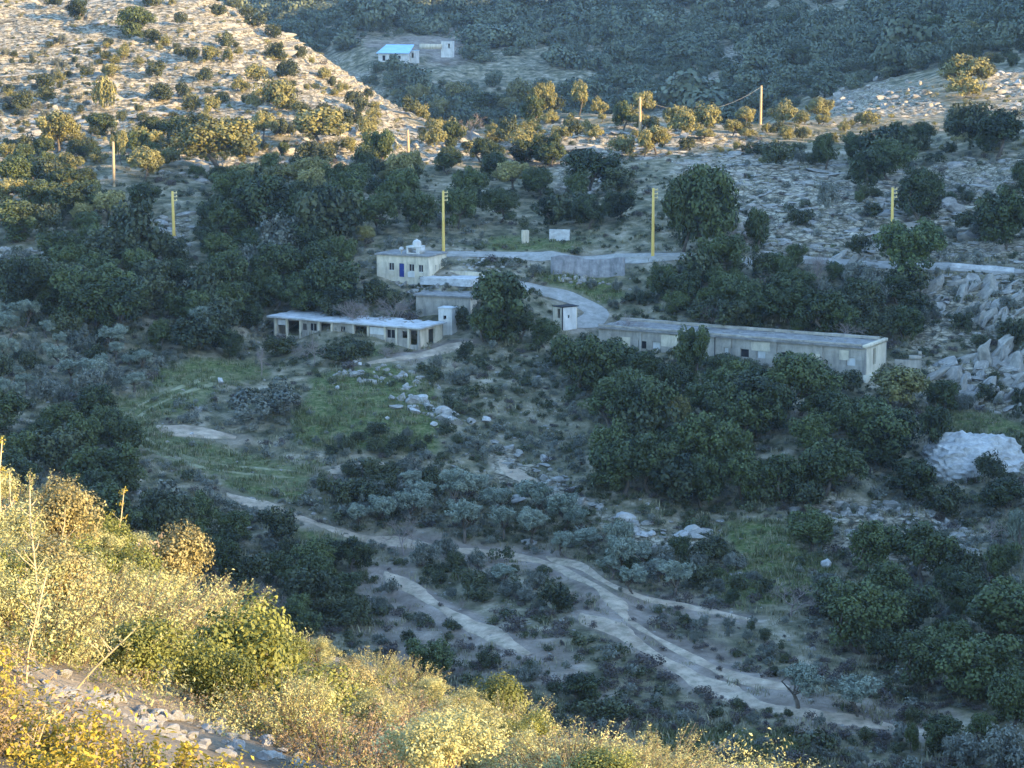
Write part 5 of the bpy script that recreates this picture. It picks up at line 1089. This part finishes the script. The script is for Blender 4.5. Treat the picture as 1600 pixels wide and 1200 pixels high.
def fg(kind, px, py, hp, wp, label=None, variant=None, size_m=None):
    p = G(px, py, 9.0)
    if p is None or p[1] > 70: return None
    p[2] = float(hgt(p[0], p[1])) - .04; s = mpp(p); h, w = (hp * s, wp * s) if size_m is None else size_m
    vi = int(rngT.integers(len(FG[kind]))) if variant is None else variant; meshes, H, Wd = FG[kind][vi]; nm, cat, phr, grp = FKIND[kind]
    sc = (w / Wd, w / Wd * rngT.uniform(.9, 1.1), h / H); rz = float(rngT.uniform(0, 6.28)); key = (kind, vi)
    if key not in FGFIRST:
        root = link(nm, None); link('foliage', meshes[0], root)
        if meshes[1]: link('stems', meshes[1], root)
        FGFIRST[key] = root; root.location = p; root.rotation_euler = (0, 0, rz); root.scale = sc
    else: root = copy_thing(FGFIRST[key], p, rz, sc)
    for kk in ('label', 'group', 'category'):
        if kk in root: del root[kk]
    FOCC.append((p[0], p[1], w * .4)); x, y = to_pix(p[0], p[1], p[2] + h * .5)
    if label: tag(root, label, cat, grp)
    else: later(root, phr[0 if h < H * .75 else (2 if h > H * 1.15 else 1)], float(x), float(y), h, cat, grp, True)
    return root
fg('tan', 285, 962, 138, 146, 'big round tan bush standing on the edge of the near slope', 0)
fg('tan', 228, 920, 84, 84, 'smaller tan bush touching the big round one on its left', 1)
fg('green', 175, 905, 100, 96, 'dark green leafy shrub under the twig with a leaf rosette')
fg('green', 120, 850, 66, 90, 'green shrub on the upper left rim of the near slope')
fg('green', 462, 1005, 78, 112, 'yellow-green shrub on the slope edge right of the big tan bush')
fg('green', 400, 1000, 62, 64, 'small green shrub between the big tan bush and the yellow-green shrub')
fg('green', 530, 1030, 56, 84, 'green shrub closing the slope edge right of the yellow-green shrub')
fg('green', 782, 1140, 84, 118, 'bright green shrub where the near slope edge drops to the brown heath')
fg('green', 884, 1160, 66, 96, 'green shrub right of the bright green one on the slope edge')
fg('green', 836, 1170, 60, 80, 'green shrub in front of the gap between two slope edge shrubs')
fg('tan', 970, 1190, 42, 84, 'tan bush near the lower tip of the slope')
fg('green', 985, 1205, 36, 120, 'dark green mat of leaves below the tan bush at the slope tip')
fg('tan', 1045, 1212, 32, 84, 'last small tan bush at the lower tip of the slope')
fg('tan', 672, 1105, 44, 64, 'small tan bush on the middle of the slope edge')
fg('green', 40, 800, 60, 90, 'green shrub cut by the left frame on the rim')
def ffill(kinds, poly, spacing, sizes, seed, maxn=200):
    rg = np.random.default_rng(seed); xs = [q[0] for q in poly]; ys = [q[1] for q in poly]; pts = []; names = list(kinds); pr = np.array([kinds[k] for k in names], float); pr /= pr.sum()
    c = np.stack([rg.uniform(min(xs), max(xs), 3000), rg.uniform(min(ys), max(ys), 3000)], 1); c = c[inpoly(c[:, 0], c[:, 1], poly)]
    for q in c:
        if len(pts) >= maxn: break
        if pts and min(math.hypot(q[0] - a[0], (q[1] - a[1]) * 1.5) for a in pts) < spacing * rg.uniform(.75, 1.2): continue
        pts.append(q)
    for q in pts:
        if inpoly(np.array([q[0]]), np.array([q[1] - 14]), BAND)[0]: continue
        g = G(q[0], q[1], 9.0)
        if g is None or g[1] < 14 or any(math.hypot(g[0] - a, g[1] - b_) < r_ * .7 for a, b_, r_ in FOCC): continue
        k = names[int(rg.choice(len(names), p=pr))]; h, w = sizes[k]; f = math.exp(rg.normal(0, .2)); fg(k, q[0], q[1], 0, 0, size_m=(h * f, w * f * rg.uniform(.9, 1.2)))
BAND = [(0,1032),(60,1042),(210,1098),(340,1148),(490,1186),(490,1280),(300,1240),(150,1180),(-20,1115)]
SZ = {'pale': (.85, 1.35), 'dry': (.55, 1.2), 'gold': (.27, .8), 'green': (.9, 1.2), 'tan': (.9, 1.2)}
ffill({'pale': 8, 'green': 3.4, 'tan': 1.4, 'dry': .4}, [(-80,800),(0,790),(120,850),(230,920),(360,990),(560,1058),(720,1122),(830,1160),(760,1200),(560,1130),(380,1060),(200,1010),(-60,1000)], 50, SZ, 1, 75)
ffill({'pale': 7, 'dry': 1.6, 'green': 1.6, 'gold': 1.2}, [(-80,1000),(200,1010),(380,1060),(560,1130),(760,1200),(700,1260),(480,1200),(300,1120),(100,1040),(-60,1030)], 52, SZ, 2, 60)
ffill({'gold': 8, 'dry': 1.5, 'green': .6, 'pale': .5}, [(-80,1060),(20,1075),(200,1140),(330,1180),(470,1235),(300,1330),(-100,1330)], 58, SZ, 3, 50)
ffill({'green': 3, 'tan': 2, 'pale': 3}, [(720,1125),(860,1150),(985,1192),(1060,1225),(1000,1250),(900,1240),(760,1200)], 46, {k: (a * .5, b_ * .7) for k, (a, b_) in SZ.items()}, 4, 40)
fst = outcrop('band of pale stones crossing the bottom left of the near slope', [(10,1040),(60,1050),(200,1110),(330,1150),(480,1190),(470,1215),(300,1180),(150,1130),(30,1080)], 190, 9, 46, FGSTONES, 71, 9.0, .2, 'stone_band', 'stone', 'stones')
outcrop('few brownish stones in the dry scrub below the middle of the slope', [(490,1120),(640,1135),(620,1150),(500,1140)], 9, 12, 34, SLABS, 72, 9.0, .3, 'stone_band', 'stone', 'stones')
# tall stalks and twigs close to the camera
def stalk(px, py, top, lean, label, seed, side=5, leafy=.6, r=.008):
    p = G(px, py, 9.0); p[2] = float(hgt(p[0], p[1])); s = mpp(p); h = (py - top) * s; rg = np.random.default_rng(seed)
    o = link('tall_stalk', None, None, tuple(p), 0); tag(o, label, 'plant', 'bare stalks on the near slope')
    b = MB(); tip = np.array([lean * s, 0, h]); pts = [np.array([0, 0, -.05]), tip * .35 + rg.normal(size=3) * .02, tip * .7 + rg.normal(size=3) * .02, tip]; b.tube(pts, [r * 1.6, r * 1.3, r, r * .7], 6); b.build('stem', M['fg_sage'] if False else M['stalk_pale'], o)
    C, D = [], []
    def whorl(c, n, sz):
        for k in range(n): C.append(c + rg.normal(size=3) * sz); D.append(rg.normal(size=3) + [0, 0, .4])
    whorl(tip, int(30 * leafy) + 8, .03)
    for k in range(side):
        f = rg.uniform(.3, .97); c = tip * f; L = rg.uniform(.06, .22) * (1.25 - f) * 1.6; a = rg.uniform(0, 6.28); e = c + np.array([math.cos(a), math.sin(a) * .5, .9]) * L
        t_ = MB(); t_.tube([c, (c + e) / 2 + rg.normal(size=3) * .01, e], [r * .7, r * .55, r * .3], 5); t_.build('twig', M['stalk_pale'], o); whorl(e, int(14 * leafy) + 4, .025)
    for k in range(int(30 * leafy)): whorl(tip * rg.uniform(.2, 1), 1, .02)
    V, F = leaf_quads(np.array(C), np.array(D), np.full(len(C), .036), rg, .5, .3); link('leaves', mesh_from('leaves', V, F, [M['fg_gold'] if leafy > .8 else M['fg_sage']], tint=rg.random(len(F))), o)
M['stalk_pale'] = plainmat('pale_stalk', (.34, .25, .13), (.5, .4, .24), 6, .8)  # paler and yellower than the valley twigs
stalk(60, 1000, 752, -4, 'tallest bare stalk rising above the upper left rim', 1, 12, .7, .010)
stalk(35, 900, 728, -14, 'bare stalk with short forks, left of the tallest stalk', 2, 6, .5, .010)
stalk(-6, 860, 684, 16, 'spiky stalk cut by the left frame edge', 3, 9, .9, .012)
stalk(178, 905, 770, 20, 'reddish twig ending in a green leaf rosette above the rim', 4, 5, 1.0, .011)
stalk(95, 890, 800, 10, 'short forked twig between the tallest stalk and the rosette twig', 5, 5, .5, .009)
stalk(30, 1190, 1120, 60, 'thin curved stalk over the golden plants at the bottom left', 6, 3, .3, .006)
stalk(110, 1090, 985, 110, 'long twig leaning right across the pale scrub at the left', 7, 7, .6, .008)
stalk(40, 1080, 900, 40, 'branching stalk in front of the pale scrub at the left', 8, 10, .7, .008)
# dry litter and short growth between the shrubs
p = px_points(2600, -120, 1250, 720, 1215, 35, 13.0); p = p[(p[:, 1] < 66) & (np.hypot(p[:, 0], p[:, 1]) > 14.5)]; x_, y_ = to_pix(p[:, 0], p[:, 1], p[:, 2]); p = p[~inpoly(x_, y_, BAND)]; rg = np.random.default_rng(3); s_ = np.exp(rg.normal(-.2, .35, len(p)))
dl = [shoots(26, .26, .28, .9, 12, .035, 600 + k, m_, stem=.003)[0] for k, m_ in enumerate(('fg_sage', 'fg_dry', 'fg_dry', 'fg_gold', 'fg_green'))]
ppx, ppy = to_pix(p[:, 0], p[:, 1], p[:, 2]); low_left = (ppy > 1050 + ppx * .33)
pk = np.where(low_left, np.where(rg.random(len(p)) < .6, 3, 1), rg.choice([0, 0, 1, 2, 4], len(p)))
scatter('dry_groundcover', p, s_, pk, dl)
write_labels()

# ------------------------------------------------------------------ haze in the valley air
hb = MB(); hb.box(-1750, 1750, -1750, 1750, -78, 175)
hz = bpy.data.materials.new('haze'); hz.use_nodes = True; ht = hz.node_tree; ht.nodes.clear()
hv = ht.nodes.new('ShaderNodeVolumePrincipled'); ho = ht.nodes.new('ShaderNodeOutputMaterial'); ht.links.new(hv.outputs[0], ho.inputs['Volume'])
hv.inputs['Density'].default_value = 0.00006; hv.inputs['Color'].default_value = (0.42, 0.66, 1.0, 1); hv.inputs['Anisotropy'].default_value = 0.1
tag(hb.build('haze', hz), kind='stuff')
